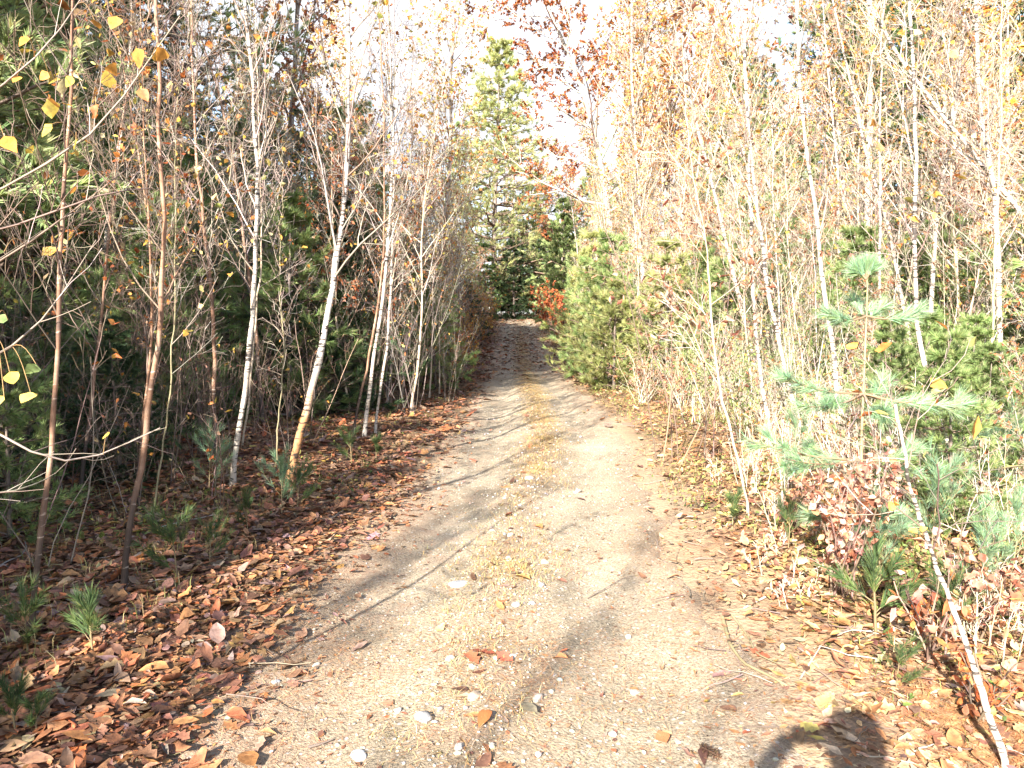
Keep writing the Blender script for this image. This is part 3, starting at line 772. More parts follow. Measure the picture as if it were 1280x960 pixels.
cons = [
 # px, d, height, r0, spread, pal, kw, name, label
 (617, 46, 16.8, .20, 5.2, [(.40, .41, .17, 3), (.46, .46, .21, 3), (.30, .33, .15, 2)], dict(whorls=25, per=6, sub=14, nd=(6, 6), nL=.28, nW=.036, t0=.06, up=.03, full=1.35), "white_pine", "tall white pine standing at the end of the trail against the bright sky"),
 (735, 60, 13.0, .22, 3.6, P_WPINE, dict(whorls=18, per=6, sub=12, nd=(9, 6), nL=.22, nW=.045, t0=.2), "white_pine", "broad pine with open sky beside it, behind the leaning russet oak"),
 (584, 50, 13.0, .14, 3.4, P_WPINE, dict(whorls=14, per=6, sub=11, nd=(7, 6), nL=.24, nW=.04, t0=.05, up=.06, full=1.6), "white_pine", "shorter pale pine just left of the tall white pine"),
 (672, 52, 10.0, .12, 3.2, P_WPINE, dict(whorls=12, per=6, sub=11, nd=(7, 6), nL=.24, nW=.04, t0=.04, up=.06, full=1.6), "white_pine", "pale spreading pine right of the tall white pine, over the bend"),
 (690, 47, 6.0, .10, 2.2, P_PINE, dict(whorls=11, per=6, sub=10, nd=(8, 6), nL=.2, nW=.04, t0=.03, up=.06, full=1.6), "white_pine", "green rounded pine behind the red-orange oak shrub"),
 (642, 44, 5.2, .10, 1.7, P_DARK, dict(whorls=14, per=6, sub=7, nd=(12, 6), nL=.14, nW=.05, t0=.02, droop=.12, up=.05), "hemlock_tree", "small dark hemlock closing the trail's bend beneath the tall pine"),
 (607, 43, 4.6, .08, 1.5, P_PINE, dict(whorls=12, per=6, sub=7, nd=(12, 6), nL=.14, nW=.05, t0=.02, droop=.1, up=.05), "hemlock_tree", "low green hemlock left of the trail's bend"),
 (704, 37, 6.6, .10, 1.9, P_WPINE, dict(whorls=18, per=7, sub=9, nd=(12, 6), nL=.15, nW=.04, t0=.02), "white_pine", "bushy bright green pine right of the trail's bend above the red shrub"),
 (742, 17.5, 3.6, .045, 1.35, [(.46, .48, .18, 3), (.52, .52, .23, 3), (.36, .40, .16, 2)], dict(whorls=12, per=6, sub=6, nd=(8, 6), nL=.14, nW=.015, t0=.02), "pine_sapling", "light green young pine at the edge of the bright verge"),
 (768, 15.0, 2.3, .04, 1.15, [(.46, .48, .18, 3), (.52, .52, .23, 3), (.36, .40, .16, 2)], dict(whorls=10, per=6, sub=6, nd=(8, 6), nL=.14, nW=.015, t0=.02), "pine_sapling", "light green pine sapling just right of the verge pine and shorter"),
 (832, 14.0, 2.9, .045, 1.25, [(.46, .48, .18, 3), (.52, .52, .23, 3), (.36, .40, .16, 2)], dict(whorls=11, per=5, sub=6, nd=(8, 6), nL=.14, nW=.014, t0=.02), "pine_sapling", "yellow-green young pine behind the crooked tan sapling"),
 (905, 13.5, 2.6, .04, 1.1, P_WPINE, dict(whorls=9, per=5, sub=6, nd=(8, 6), nL=.14, nW=.012, t0=.02), "pine_sapling", "yellow-green low pine between the crooked sapling and the first white birch"),
 (1010, 15.0, 3.0, .04, 1.2, P_PINE, dict(whorls=10, per=5, sub=6, nd=(8, 6), nL=.14, nW=.012, t0=.02), "pine_sapling", "green pine hidden behind the leaning sunny birches"),
 (1215, 9.5, 2.4, .04, 1.1, P_BRIGHT, dict(whorls=9, per=5, sub=7, nd=(9, 6), nL=.09, nW=.008, t0=.03), "pine_sapling", "loose green pine behind the golden-barked stem"),
 (1150, 12.0, 2.6, .04, 1.1, P_PINE, dict(whorls=9, per=5, sub=6, nd=(13, 6), nL=.11, nW=.013, t0=.02), "pine_sapling", "green pine low behind the curved white birch"),
 # shaded side
 (60, 12.0, 9.5, .13, 2.3, P_DARK, dict(whorls=20, per=6, sub=10, nd=(9, 6), nL=.09, nW=.02, t0=.3, droop=.12, up=.02), "hemlock_tree", "dark hemlock at the left edge behind the red-brown sapling"),
 (175, 13.5, 9.0, .14, 2.3, P_DARK, dict(whorls=22, per=6, sub=10, nd=(9, 6), nL=.09, nW=.02, t0=.33, droop=.12, up=.02), "hemlock_tree", "largest dark hemlock filling the gap between the reddish saplings"),
 (232, 16.5, 14.0, .17, 3.2, P_WPINE, dict(whorls=18, per=5, sub=11, nd=(8, 6), nL=.17, nW=.022, t0=.35), "white_pine", "tall pine with yellow-green boughs coloured as sunlit above the dark hemlocks"),  # paler needle palette stands in for sun on the boughs
 (20, 18.0, 15.0, .18, 3.4, P_WPINE, dict(whorls=18, per=5, sub=11, nd=(8, 6), nL=.17, nW=.022, t0=.35), "white_pine", "tall pine with bright boughs in the upper left corner"),  # same pale palette, the sunlit look is in the needle colour
 (330, 15.0, 5.5, .08, 1.8, P_PINE, dict(whorls=14, per=5, sub=7, nd=(12, 6), nL=.12, nW=.018, t0=.04), "white_pine", "grey-green middling pine behind the two pale leaning birches"),
 (400, 17.0, 6.2, .09, 1.9, P_PINE, dict(whorls=14, per=5, sub=7, nd=(12, 6), nL=.12, nW=.019, t0=.04), "white_pine", "grey-green pine behind the thick peeling birch"),
 (270, 11.5, 3.4, .05, 1.2, P_BLUE, dict(whorls=11, per=5, sub=7, nd=(8, 6), nL=.09, nW=.009, t0=.05), "pine_sapling", "blue-green pine sapling behind the reddish-brown straight sapling"),
 (192, 9.6, 1.75, .035, 1.1, P_BRIGHT, dict(whorls=8, per=6, sub=7, nd=(9, 6), nL=.09, nW=.007, t0=.05), "pine_sapling", "sunlit yellow-green low pine behind the bowed reddish sapling"),
 (245, 8.8, 1.3, .025, .8, P_PINE, dict(whorls=7, per=5, sub=6, nd=(8, 6), nL=.09, nW=.006, t0=.05), "pine_sapling", "dark green knee-high pine left of the pale straight birch"),
 (30, 6.6, 1.5, .025, .9, P_PINE, dict(whorls=7, per=5, sub=6, nd=(8, 6), nL=.09, nW=.005, t0=.05), "pine_sapling", "low green pine in the shade at the left edge"),
 (105, 7.6, 1.3, .025, .85, P_BLUE, dict(whorls=7, per=5, sub=6, nd=(8, 6), nL=.09, nW=.005, t0=.05), "pine_sapling", "low shaded pine between the two reddish front saplings"),
 (420, 11.5, 1.9, .03, .95, P_PINE, dict(whorls=8, per=5, sub=6, nd=(8, 6), nL=.09, nW=.008, t0=.05), "pine_sapling", "shaded pine sapling right behind the peeling birch"),
 (548, 30.0, 3.4, .06, 1.4, P_DARK, dict(whorls=12, per=6, sub=6, nd=(12, 6), nL=.10, nW=.028, t0=.02, droop=.1, up=.05), "hemlock_tree", "dark hemlock buried in the twiggy thicket left of the trail"),
]
for k, (px, d, h, r0, sp, pal, kw, nm, lab) in enumerate(cons):
    o = conifer(nm, h, r0, sp, pal, g=np.random.default_rng(1200 + k), loc=cbase(px, d), **kw)
    tag(o, lab, "pine" if "pine" in nm else "hemlock", "conifers along the trail")

# the nearest pine sapling, traced: three whorls with long soft needles
def near_pine():
    g = np.random.default_rng(77)
    d = 4.4
    b = Gp(1076, 700)
    d = b[1]
    root = empty("pine_sapling", b)
    tag(root, "blue-green pine sapling in front of the sunny birches, branches in open tiers", "pine", "conifers along the trail")
    st = smooth_path(np.array([b] + [Wp(px, py, d) for px, py in ((1076, 600), (1077, 540), (1080, 470), (1083, 395), (1085, 360), (1083, 335))]) - b, 16)
    mb = MB(); tubes(mb, st[None], np.linspace(.011, .004, 16)[None], 8, (.3, .25, .12)); obj("trunk", mb.mesh("near_pine_trunk", M_olive), root)
    ends = [((1083, 395), [(1038, 392, -.05), (1152, 388, -.08), (1070, 375, .3), (1100, 380, .25)]),
            ((1079, 492), [(975, 470, -.1), (1008, 508, -.25), (1040, 500, .35), (1112, 478, .3), (1110, 520, -.3), (1160, 500, .1), (1213, 505, -.1)]),
            ((1077, 575), [(928, 548, 0), (975, 572, -.3), (1008, 560, .3), (1150, 560, -.2), (1180, 590, .2)]),
            ((1076, 650), [(1010, 640, -.2), (1140, 660, -.2), (1120, 640, .3)])]
    Ps = []
    for (sx, sy), es in ends:
        s = Wp(sx, sy, d) - b
        for ex, ey, dy in es:
            e = Wp(ex, ey, d + dy) - b
            q = np.linspace(0, 1, 7)[:, None]
            c = s * (1 - q) + e * q; c[:, 2] += (-.03 * np.sin(q * math.pi))[:, 0]
            Ps.append(c)
    tip = [st[-1] - [0, 0, .06] + np.outer(np.linspace(0, .07, 7), v) for v in ([0, 0, 1.], [.5, 0, .8], [-.6, .1, .7], [0, .5, .8])]
    P1 = np.array(Ps + tip)
    R1 = np.tile(np.linspace(.0068, .0024, 7), (len(P1), 1))
    mb = MB(); tubes(mb, P1, R1, 5, pick([(.17, .115, .07)], len(P1), .1, g))
    L1 = np.linalg.norm(P1[:, -1] - P1[:, 0], axis=1)
    P2, R2, _ = spawn(P1, R1, 3, .45, .85, L1 * .35, .6, .05, .05, 4, .7, .0015, g=g, flat=.7)
    tubes(mb, P2, R2, 4, pick([(.17, .115, .07)], len(P2), .1, g))
    obj("branches", mb.mesh("near_pine_branches", M_twig), root)
    mb = MB()
    for P, nf in ((P1, 58), (P2, 26)):
        needles(mb, P, len(P) * nf, 5, .095, .0034, [(.30, .46, .28, 3), (.36, .52, .33, 3), (.40, .50, .26, 2)], t0=.32, fwd=1.2, g=g, droop=.05, jit=.25)
    obj("crown", mb.mesh("near_pine_crown", M_needle), root)
near_pine()

# low pine seedlings and tufts: built once each kind, then copied
def seedling(h, nbr, nL, pal, seed):
    g = np.random.default_rng(seed)
    root = empty("pine_seedling", (0, 0, 0))
    st = wander(h, (.05, .03), .02, 8, g)
    mb = MB(); tubes(mb, st[None], np.linspace(.005, .002, 8)[None], 5, (.2, .15, .08))
    P1, R1, L1 = spawn(st[None], np.full((1, 8), .004), nbr, .15, 1., h * .75, .9, .2, .05, 5, .7, .0015, g=g, fall=.4)
    tubes(mb, P1, R1, 3, (.2, .15, .08))
    k1 = obj("trunk", mb.mesh("seedling_trunk", M_twig), root)
    mb = MB(); needles(mb, P1, len(P1) * 20, 5, nL, .0034, pal, t0=.2, g=g)
    needles(mb, st[None], 40, 5, nL, .0026, pal, t0=.6, g=g)
    k2 = obj("crown", mb.mesh("seedling_crown", M_needle), root)
    KIDS[root.name] = [k1, k2]
    return root

sd = [seedling(.34, 9, .075, P_PINE, 1), seedling(.5, 13, .085, P_BLUE, 2), seedling(.2, 6, .07, P_PINE, 3)]
seeds = [
 (36, 815, 0, .8, "small pine seedling in litter below the red-brown sapling's foot"), (116, 815, 2, 1.1, "bright green seedling tuft in the litter right of the red-brown sapling"),
 (20, 912, 2, .8, "grassy green seedling in the bottom left corner"), (45, 915, 2, .6, "tiny seedling beside the bottom left corner seedling"),
 (222, 722, 0, 1.0, "bluish low seedling in leaf litter right of the bowed sapling"), (262, 700, 0, .7, "small bluish seedling behind the low one in the litter bank"),
 (352, 640, 1, .8, "fluffy green seedling at the foot of the peeling birch"), (372, 632, 0, .9, "green seedling on the trail side of the peeling birch's foot"),
 (262, 612, 1, .9, "dark seedling left of the pale straight birch's foot"), (310, 660, 0, .7, "shaded seedling in litter before the pale straight birch"),
 (440, 575, 0, .9, "green seedling before the birch clump at the litter bank"), (470, 570, 2, 1.0, "light green tuft before the birch clump's foot"),
 (1100, 735, 1, .8, "blue-green seedling left of the foreground birch stem"), (1095, 790, 2, 1.6, "bright low seedling below the blue-green one by the slanting stem"),
 (1165, 690, 1, 1.0, "bushy blue-green seedling right of the slanting foreground stem"), (1222, 760, 1, .8, "blue-green seedling near the right edge behind the slanting stem"),
 (1185, 800, 0, .8, "feathery seedling close to the slanting stem's middle"), (1262, 740, 1, .9, "blue-green seedling cut by the right edge of the photo"),
 (1120, 860, 0, .55, "small pale seedling in orange litter left of the slanting stem"), (985, 685, 0, .8, "dull green seedling on the sunny verge before the withered shrub"),
 (1200, 640, 1, 1.1, "tall bushy seedling behind the curved birch's foot"), (915, 655, 2, 1.0, "yellow-green tuft beside the crooked tan sapling's foot"),
 (990, 590, 1, 1.0, "blue-green seedling before the near white birches' feet"), (1255, 640, 1, 1.2, "large blue-green seedling at the right edge behind golden stem"),
]
used = set()
for px, py, v, sc, lab in seeds:
    b = Gp(px, py + 6)
    if v not in used:
        used.add(v); o = sd[v]; o.location = b; o.scale = (sc,) * 3; o.rotation_euler.z = rng.uniform(0, 6)
    else:
        o = copy_tree(sd[v], b, rng.uniform(0, 6), sc)
    tag(o, lab, "pine seedling", "pine seedlings in the leaf litter")

# ------------------------------------------------------------------ background trees: templates copied into the thickets on both sides
def side_noise(k): return np.random.default_rng(4000 + k)
tpl = {}
def birch_tpl(key, h, r, bark, seed, nm="birch_tree", **kw):
    g = np.random.default_rng(seed)
    tl = wander(h, (g.normal(0, .06), g.normal(0, .06)), .035, 20, g)
    tpl[key] = broadleaf(nm, tl, r, bark, g=g, **kw)

birch_tpl("white1", 7.0, .034, M_birch, 1, nb=30, L=1.2, leaves=110, twpal=P_TWIG)
birch_tpl("white2", 8.0, .040, M_birch, 2, nb=26, L=1.2, leaves=150, twpal=P_TWIG)
birch_tpl("tan1", 6.0, .024, M_tan, 3, nb=30, L=1.2, leaves=150, twpal=P_TWIGP, nm="young_birch")
birch_tpl("tan2", 5.2, .020, M_tan, 4, nb=28, L=1.1, leaves=190, twpal=P_TWIGP, pal=P_YEL + P_WITH, nm="young_birch")
birch_tpl("brown1", 5.6, .024, M_brown, 5, nb=30, L=1.2, leaves=90, twpal=P_TWIG, nm="young_birch")
birch_tpl("brown2", 4.6, .018, M_brown, 6, nb=30, L=1.1, leaves=110, twpal=P_TWIGD, pal=P_YEL + P_RUS, nm="young_birch")
birch_tpl("bare_tall", 13.5, .11, M_grey, 7, nb=44, L=3.0, leaves=1300, lsize=.09, sub=7, subL=1.2, twigs=4, twL=.4, t0=.3, twpal=P_TWIGP, pal=P_YEL + P_RUS, nm="maple_tree")
birch_tpl("gold_tall", 12.0, .10, M_grey, 8, nb=44, L=2.8, leaves=1700, lsize=.09, sub=7, subL=1.2, twigs=4, twL=.4, t0=.25, twpal=P_TWIGP, pal=P_YEL, nm="maple_tree")

ORD = ["first", "second", "third", "fourth", "fifth", "sixth", "seventh", "eighth", "ninth", "tenth", "eleventh", "twelfth", "thirteenth", "fourteenth"]
taken = [(o.location.x, o.location.y) for o in COL.objects if o.parent is None and o.type == "EMPTY" and "label" in o]
WHAT = {"white1": ("white birch", "birch"), "white2": ("chalky pale birch", "birch"), "tan1": ("tan birch sapling", "birch"), "tan2": ("leafy tan sapling", "birch"), "brown1": ("red-brown sapling", "birch"),
        "brown2": ("thin dark sapling", "birch"), "bare_tall": ("nearly bare grey maple", "maple"), "gold_tall": ("yellow-leaved maple", "maple")}
def con_tpl(key, nm, h, r0, sp, pal, seed, **kw):
    tpl[key] = conifer(nm, h, r0, sp, pal, g=np.random.default_rng(seed), **kw)
con_tpl("pine_tall", "white_pine", 15.0, .19, 3.2, P_PINE, 31, whorls=22, per=6, sub=11, nd=(9, 6), nL=.19, nW=.034, t0=.22)
con_tpl("pine_high", "white_pine", 16.0, .2, 3.0, P_PINE, 36, whorls=14, per=6, sub=11, nd=(9, 6), nL=.19, nW=.034, t0=.58)
con_tpl("pine_pale", "white_pine", 6.5, .09, 2.3, P_WPINE, 37, whorls=14, per=6, sub=10, nd=(8, 6), nL=.16, nW=.026, t0=.03)
con_tpl("pine_mid", "white_pine", 8.5, .11, 2.2, P_WPINE, 32, whorls=18, per=6, sub=10, nd=(11, 6), nL=.14, nW=.026, t0=.08)
con_tpl("hem_mid", "hemlock_tree", 8.0, .11, 2.1, P_DARK, 33, whorls=22, per=6, sub=10, nd=(11, 6), nL=.10, nW=.026, t0=.26, droop=.12, up=.03)
con_tpl("pine_low", "pine_sapling", 3.4, .045, 1.3, P_BRIGHT, 34, whorls=11, per=6, sub=7, nd=(8, 6), nL=.14, nW=.014, t0=.02)
con_tpl("hem_low", "hemlock_tree", 3.2, .05, 1.4, P_DARK, 35, whorls=13, per=6, sub=8, nd=(12, 6), nL=.08, nW=.02, t0=.02, droop=.1, up=.05)
birch_tpl("beech", 3.6, .018, M_tan, 9, nb=26, L=1.1, leaves=420, twpal=P_TWIGP, pal=P_WITH + P_RUS, temps="ovate", lsize=.06, nm="young_beech")
WHAT.update(pine_tall=("tall pine", "pine"), pine_pale=("pale feathery pine", "pine"), pine_mid=("middling green pine", "pine"), hem_mid=("dark hemlock", "hemlock"), pine_low=("bright young pine", "pine"), hem_low=("low dark hemlock", "hemlock"), beech=("brown-leaved beech sapling", "beech"))
zones = [
 ("between the reddish front saplings and the hemlocks", (-8.0, -3.0), (7.5, 12), dict(white1=2, tan1=2, brown1=3, brown2=5, hem_low=4, pine_low=4, pine_pale=3)),
 ("among the front saplings on the shaded bank", (-6.2, -2.5), (4.6, 8.2), dict(hem_low=5, pine_low=4, brown2=5)),
 ("around the near blue-green pine sapling", (2.4, 5.2), (3.6, 7.0), dict(pine_low=10, beech=5)),
 ("in the twiggy thicket beside the birch clump", (-4.6, -1.35), (11.0, 20), dict(white1=3, white2=3, tan1=7, tan2=9, brown1=4, brown2=6, beech=4, pine_pale=2, pine_low=3)),
 ("on the thicket edge left of the bend", (-5.0, -1.6), (20, 34), dict(white2=4, tan1=6, tan2=10, brown2=6, gold_tall=2, beech=7, hem_low=2)),
 ("deep behind the shaded birches", (-14, -6), (12, 27), dict(white1=2, white2=2, brown1=2, tan1=1, hem_mid=5, pine_mid=5, pine_pale=4, hem_low=3)),
 ("right behind the near sunny birches", (3.6, 9.0), (9, 15), dict(white1=5, white2=4, tan1=8, tan2=8, beech=10, pine_low=8)),
 ("beside the light green verge pines", (2.1, 4.6), (15, 24), dict(white1=3, white2=3, tan1=9, tan2=10, beech=9, pine_low=7)),
 ("far back in the sunny woods", (5, 17), (15, 29), dict(white1=4, white2=9, tan1=8, tan2=9, bare_tall=6, gold_tall=8, pine_mid=2, pine_pale=4, beech=6, pine_low=12, pine_tall=3)),
 ("near the right edge by the golden stem", (5.0, 8.6), (6.2, 9.5), dict(white1=2, tan1=4, tan2=5, beech=3, pine_low=6)),
 ("on the sunny slope by the bend", (2.6, 9), (24, 40), dict(white2=4, tan2=9, tan1=4, bare_tall=5, gold_tall=5, pine_pale=2, beech=6)),
 ("left of the tall lone pine", (-17, -3.0), (30, 48), dict(white2=3, bare_tall=6, gold_tall=4, tan2=8, pine_mid=5, hem_mid=4, beech=5)),
 ("closing the view beyond the bend", (-1.0, 7.5), (46, 58), dict(pine_pale=7, hem_low=10, pine_low=7, gold_tall=4, beech=10)),
 ("on the skyline behind the sunny woods", (6, 30), (30, 48), dict(pine_tall=4, pine_mid=3, bare_tall=6, gold_tall=8)),
 ("on the skyline behind the shaded woods", (-30, -12), (24, 46), dict(pine_tall=5, bare_tall=5)),
]
first = set()
for zi, (phrase, xr, yr, counts) in enumerate(zones):
    g = side_noise(zi)
    for key, cnt in counts.items():
        spots = []
        tries = 0
        tall = "tall" in key
        while len(spots) < cnt and tries < 600:
            tries += 1
            x, y = g.uniform(*xr), g.uniform(*yr)
            if abs(x - float(cx(y))) < (3.0 if tall else 1.75): continue
            if any((x - a) ** 2 + (y - b) ** 2 < (.16 if not tall else 2.2) for a, b in taken): continue
            spots.append((x, y)); taken.append((x, y))
        spots.sort(key=lambda s: abs(s[0]) / s[1])
        for i, (x, y) in enumerate(spots):
            rz, sc = g.uniform(0, 6.28), g.uniform(.78, 1.2) * (.42 if yr[0] < 5 and key in ('pine_low', 'hem_low', 'beech') else 1)
            tl = (g.normal(0, .085), g.normal(0, .085) + (.05 if x < 0 and "tall" not in key else 0))
            z = float(H(x, y))
            if key not in first:
                first.add(key); o = tpl[key]
                o.location = (x, y, z); o.rotation_euler = (tl[0], tl[1], rz); o.scale = (sc,) * 3
            else:
                o = copy_tree(tpl[key], (x, y, z), rz, sc, tl)
            what, cat = WHAT[key]
            lab = f"{what} {phrase}" if len(spots) == 1 else f"{ORD[i]} {what} from the trail, {phrase}"
            tag(o, lab, cat, "trees " + phrase)

# ------------------------------------------------------------------ woods behind the viewpoint that throw the shade (left and behind the sun line)
# (seen only by their shadows)
g = side_noise(50)
wood_spots = [(-3.2, -4.4, "white1", .9), (-4.2, -3.4, "brown1", 1.0), 
              (-4.6, .2, "tan2", 1.0), (-5.0, 2.2, "white1", 1.0), (-4.4, -6, "white2", 1.0), (-5.3, -1.8, "tan2", 1.1), (-2.6, -7.0, "tan1", 1.0), (-5.4, 4.2, "brown1", 1.1), (-4.9, -4.6, "tan2", 1.1)]
wood_spots += [(-9.5, -14.4, 'gold_tall', .95), (-9.2, -10.8, 'bare_tall', .9), (-10.6, -17.5, 'gold_tall', 1.0), (-7.4, -8.6, 'tan2', 1.3)]
for x, y, key, sc in wood_spots:
    o = copy_tree(tpl[key], (x, y, float(H(x, y))), g.uniform(0, 6.28), sc, (g.normal(0, .03), g.normal(0, .03)))
    tag(o, "slender tree beside the viewpoint, out of frame, throwing streaky shade on the trail", "tree", "trees beside the viewpoint throwing streaks of shade")
g = side_noise(51)
low = [(-5.4, -7.5), (-6.2, -5.6), (-4.9, -4.9), (-6.0, -3.2), (-5.0, -1.9), (-6.6, -.8), (-5.2, .6), (-6.5, 1.9), (-5.3, 3.2), (-6.6, 4.6), (-7.6, 3.0), (-7.4, -2.6), (-6.9, 6.4), (-4.1, -.9), (-4.4, .8), (-4.7, 2.4), (-4.0, -2.8), (-4.9, 3.9)]
for i, (x, y) in enumerate(low):
    o = copy_tree(tpl[("pine_mid", "hem_mid")[i % 2]], (x, y, float(H(x, y))), g.uniform(0, 6.28), g.uniform(.58, .74) * (.62 if x > -5 else 1))
    tag(o, "young evergreen beside the viewpoint, out of frame, shading the left bank", "conifer", "evergreens beside the viewpoint shading the left bank")
high = [(-8.4, .6), (-8.9, 3.0), (-8.2, 5.4), (-9.0, 7.6), (-8.8, 9.8), (-10.4, 11.8), (-10.9, 14.0), (-12.2, 16.2), (-12.8, 9.0), (-13.8, 18.6)]
for i, (x, y) in enumerate(high):
    o = copy_tree(tpl["pine_high"], (x, y, float(H(x, y))), g.uniform(0, 6.28), g.uniform(.9, 1.05)) if i else tpl["pine_high"]
    o.location = (x, y, float(H(x, y)))
    tag(o, "tall pine beyond the left edge of the view, shading the far trail", "conifer", "tall pines beyond the left edge shading the far trail")

# ------------------------------------------------------------------ stuff: bare undergrowth, far woods
P_PINK0 = [(.46, .22, .15, 3), (.50, .30, .20, 3), (.36, .14, .08, 2), (.40, .34, .12, 1)]
def undergrowth(name, spots, pal, lab, leaves_pal=None, nleaf=0, seed=0, lsize=.05):
    g = np.random.default_rng(seed)
    mb, ml = MB(), MB()
    for (x, y, h, ns) in spots:
        z = float(H(x, y))
        base = np.array([x, y, z])
        a = g.uniform(0, 6.28, ns); tilt = g.uniform(.02, .45, ns)
        d = np.stack([np.cos(a) * tilt, np.sin(a) * tilt, np.ones(ns)], 1); d = nrm(d)
        p = base + np.stack([np.cos(a), np.sin(a), 0 * a], 1) * g.uniform(0, .18, (ns, 1)); p[:, 2] -= .03
        out = [p]; Ls = h * g.uniform(.55, 1.1, ns)
        for k in range(6):
            d = nrm(d + g.normal(0, .08, (ns, 3))); out.append(out[-1] + d * (Ls / 6)[:, None])
        P1 = np.stack(out, 1); sc = max(1., y / 12)
        R1 = np.linspace(.0045, .0016, 7)[None] * g.uniform(.7, 1.3, (ns, 1)) * sc ** .5
        tubes(mb, P1, R1, 4, pick(pal, ns, .18, g))
        P2, R2, L2 = spawn(P1, R1, 7, .25, 1., h * .28, .75, .15, .14, 5, .6, .0016 * sc ** .5, g=g)
        tubes(mb, P2, R2, 3, pick(pal, len(P2), .18, g))
        P3, R3, _ = spawn(P2, R2, 3, .2, 1., h * .12, .75, .1, .16, 3, .7, .0013 * sc ** .5, g=g)
        tubes(mb, P3, R3, 3, pick(pal, len(P3), .18, g))
        if nleaf:
            n = int(nleaf * ns)
            q, tn = along(P3, n, .2, 1., g)
            scatter_leaves(ml, q, nrm(tn * .4 + g.normal(0, .6, (n, 3)) + [0, 0, -.5]), g.normal(0, .7, (n, 3)) + [0, 0, .6], lsize * g.uniform(.6, 1.3, n), pick(leaves_pal, n, .2, g), LT["ovate"], g)
    root = empty(name, (0, 0, 0))
    tag(root, lab, "undergrowth", None, "stuff")
    obj("stems", mb.mesh(name + "_stems", M_twig), root)
    if nleaf: obj("leaves", ml.mesh(name + "_leaves", M_leaf), root)

def spots_in(n, xr, yr, h, ns, seed, clear=1.45):
    g = np.random.default_rng(seed); out = []
    while len(out) < n:
        x, y = g.uniform(*xr), g.uniform(*yr)
        if abs(x - float(cx(y))) < clear: continue
        edge = min(1.0, .45 + (abs(x - float(cx(y))) - clear) * .45)
        out.append((x, y, g.uniform(*h) * edge, int(g.integers(*ns))))
    return out

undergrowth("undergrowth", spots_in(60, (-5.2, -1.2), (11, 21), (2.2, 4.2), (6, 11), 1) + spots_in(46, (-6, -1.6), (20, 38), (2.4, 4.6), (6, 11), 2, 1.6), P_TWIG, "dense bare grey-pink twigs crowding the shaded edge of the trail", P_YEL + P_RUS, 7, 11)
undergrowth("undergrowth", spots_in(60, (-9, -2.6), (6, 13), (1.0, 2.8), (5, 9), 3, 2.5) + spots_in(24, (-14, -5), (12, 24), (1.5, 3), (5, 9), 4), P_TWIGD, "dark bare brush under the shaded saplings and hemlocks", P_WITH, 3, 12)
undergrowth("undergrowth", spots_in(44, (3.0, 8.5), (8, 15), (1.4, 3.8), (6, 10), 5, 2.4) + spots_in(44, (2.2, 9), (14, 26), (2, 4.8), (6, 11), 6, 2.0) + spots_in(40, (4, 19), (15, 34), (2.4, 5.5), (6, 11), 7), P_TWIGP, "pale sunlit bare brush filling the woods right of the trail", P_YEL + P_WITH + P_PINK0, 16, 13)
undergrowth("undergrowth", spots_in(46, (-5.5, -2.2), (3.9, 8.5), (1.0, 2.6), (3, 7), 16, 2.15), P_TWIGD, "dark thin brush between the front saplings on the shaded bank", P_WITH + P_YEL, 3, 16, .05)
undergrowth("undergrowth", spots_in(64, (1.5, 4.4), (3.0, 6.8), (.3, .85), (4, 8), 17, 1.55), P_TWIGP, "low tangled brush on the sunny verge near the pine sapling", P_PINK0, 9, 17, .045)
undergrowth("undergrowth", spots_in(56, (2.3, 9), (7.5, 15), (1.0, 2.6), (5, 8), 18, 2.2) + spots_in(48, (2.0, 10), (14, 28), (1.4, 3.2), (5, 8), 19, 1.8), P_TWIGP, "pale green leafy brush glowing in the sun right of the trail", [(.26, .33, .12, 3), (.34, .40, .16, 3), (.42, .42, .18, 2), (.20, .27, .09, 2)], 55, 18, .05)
undergrowth("undergrowth", spots_in(46, (-5, 6), (48, 58), (2.0, 4.2), (5, 8), 21, 1.5), P_TWIGD, "mixed green and rusty brush closing the view past the bend", [(.14, .18, .07, 3), (.20, .24, .09, 2), (.40, .17, .06, 2)], 70, 21, .13)
undergrowth("undergrowth", spots_in(36, (-2.6, -1.2), (17, 38), (1.8, 3.6), (5, 8), 9, 1.5), P_TWIG, "orange and yellow leaved brush overhanging the far left edge of the trail", [(.50, .24, .06, 3), (.56, .38, .09, 3), (.42, .15, .05, 2)], 70, 15, .07)
undergrowth("undergrowth", spots_in(60, (2.2, 7.5), (4.4, 10), (.4, 1.1), (5, 9), 8, 1.7), P_TWIGP, "knee-high pale brush around the feet of the sunny birches", P_WITH + P_YEL, 8, 14, .045)

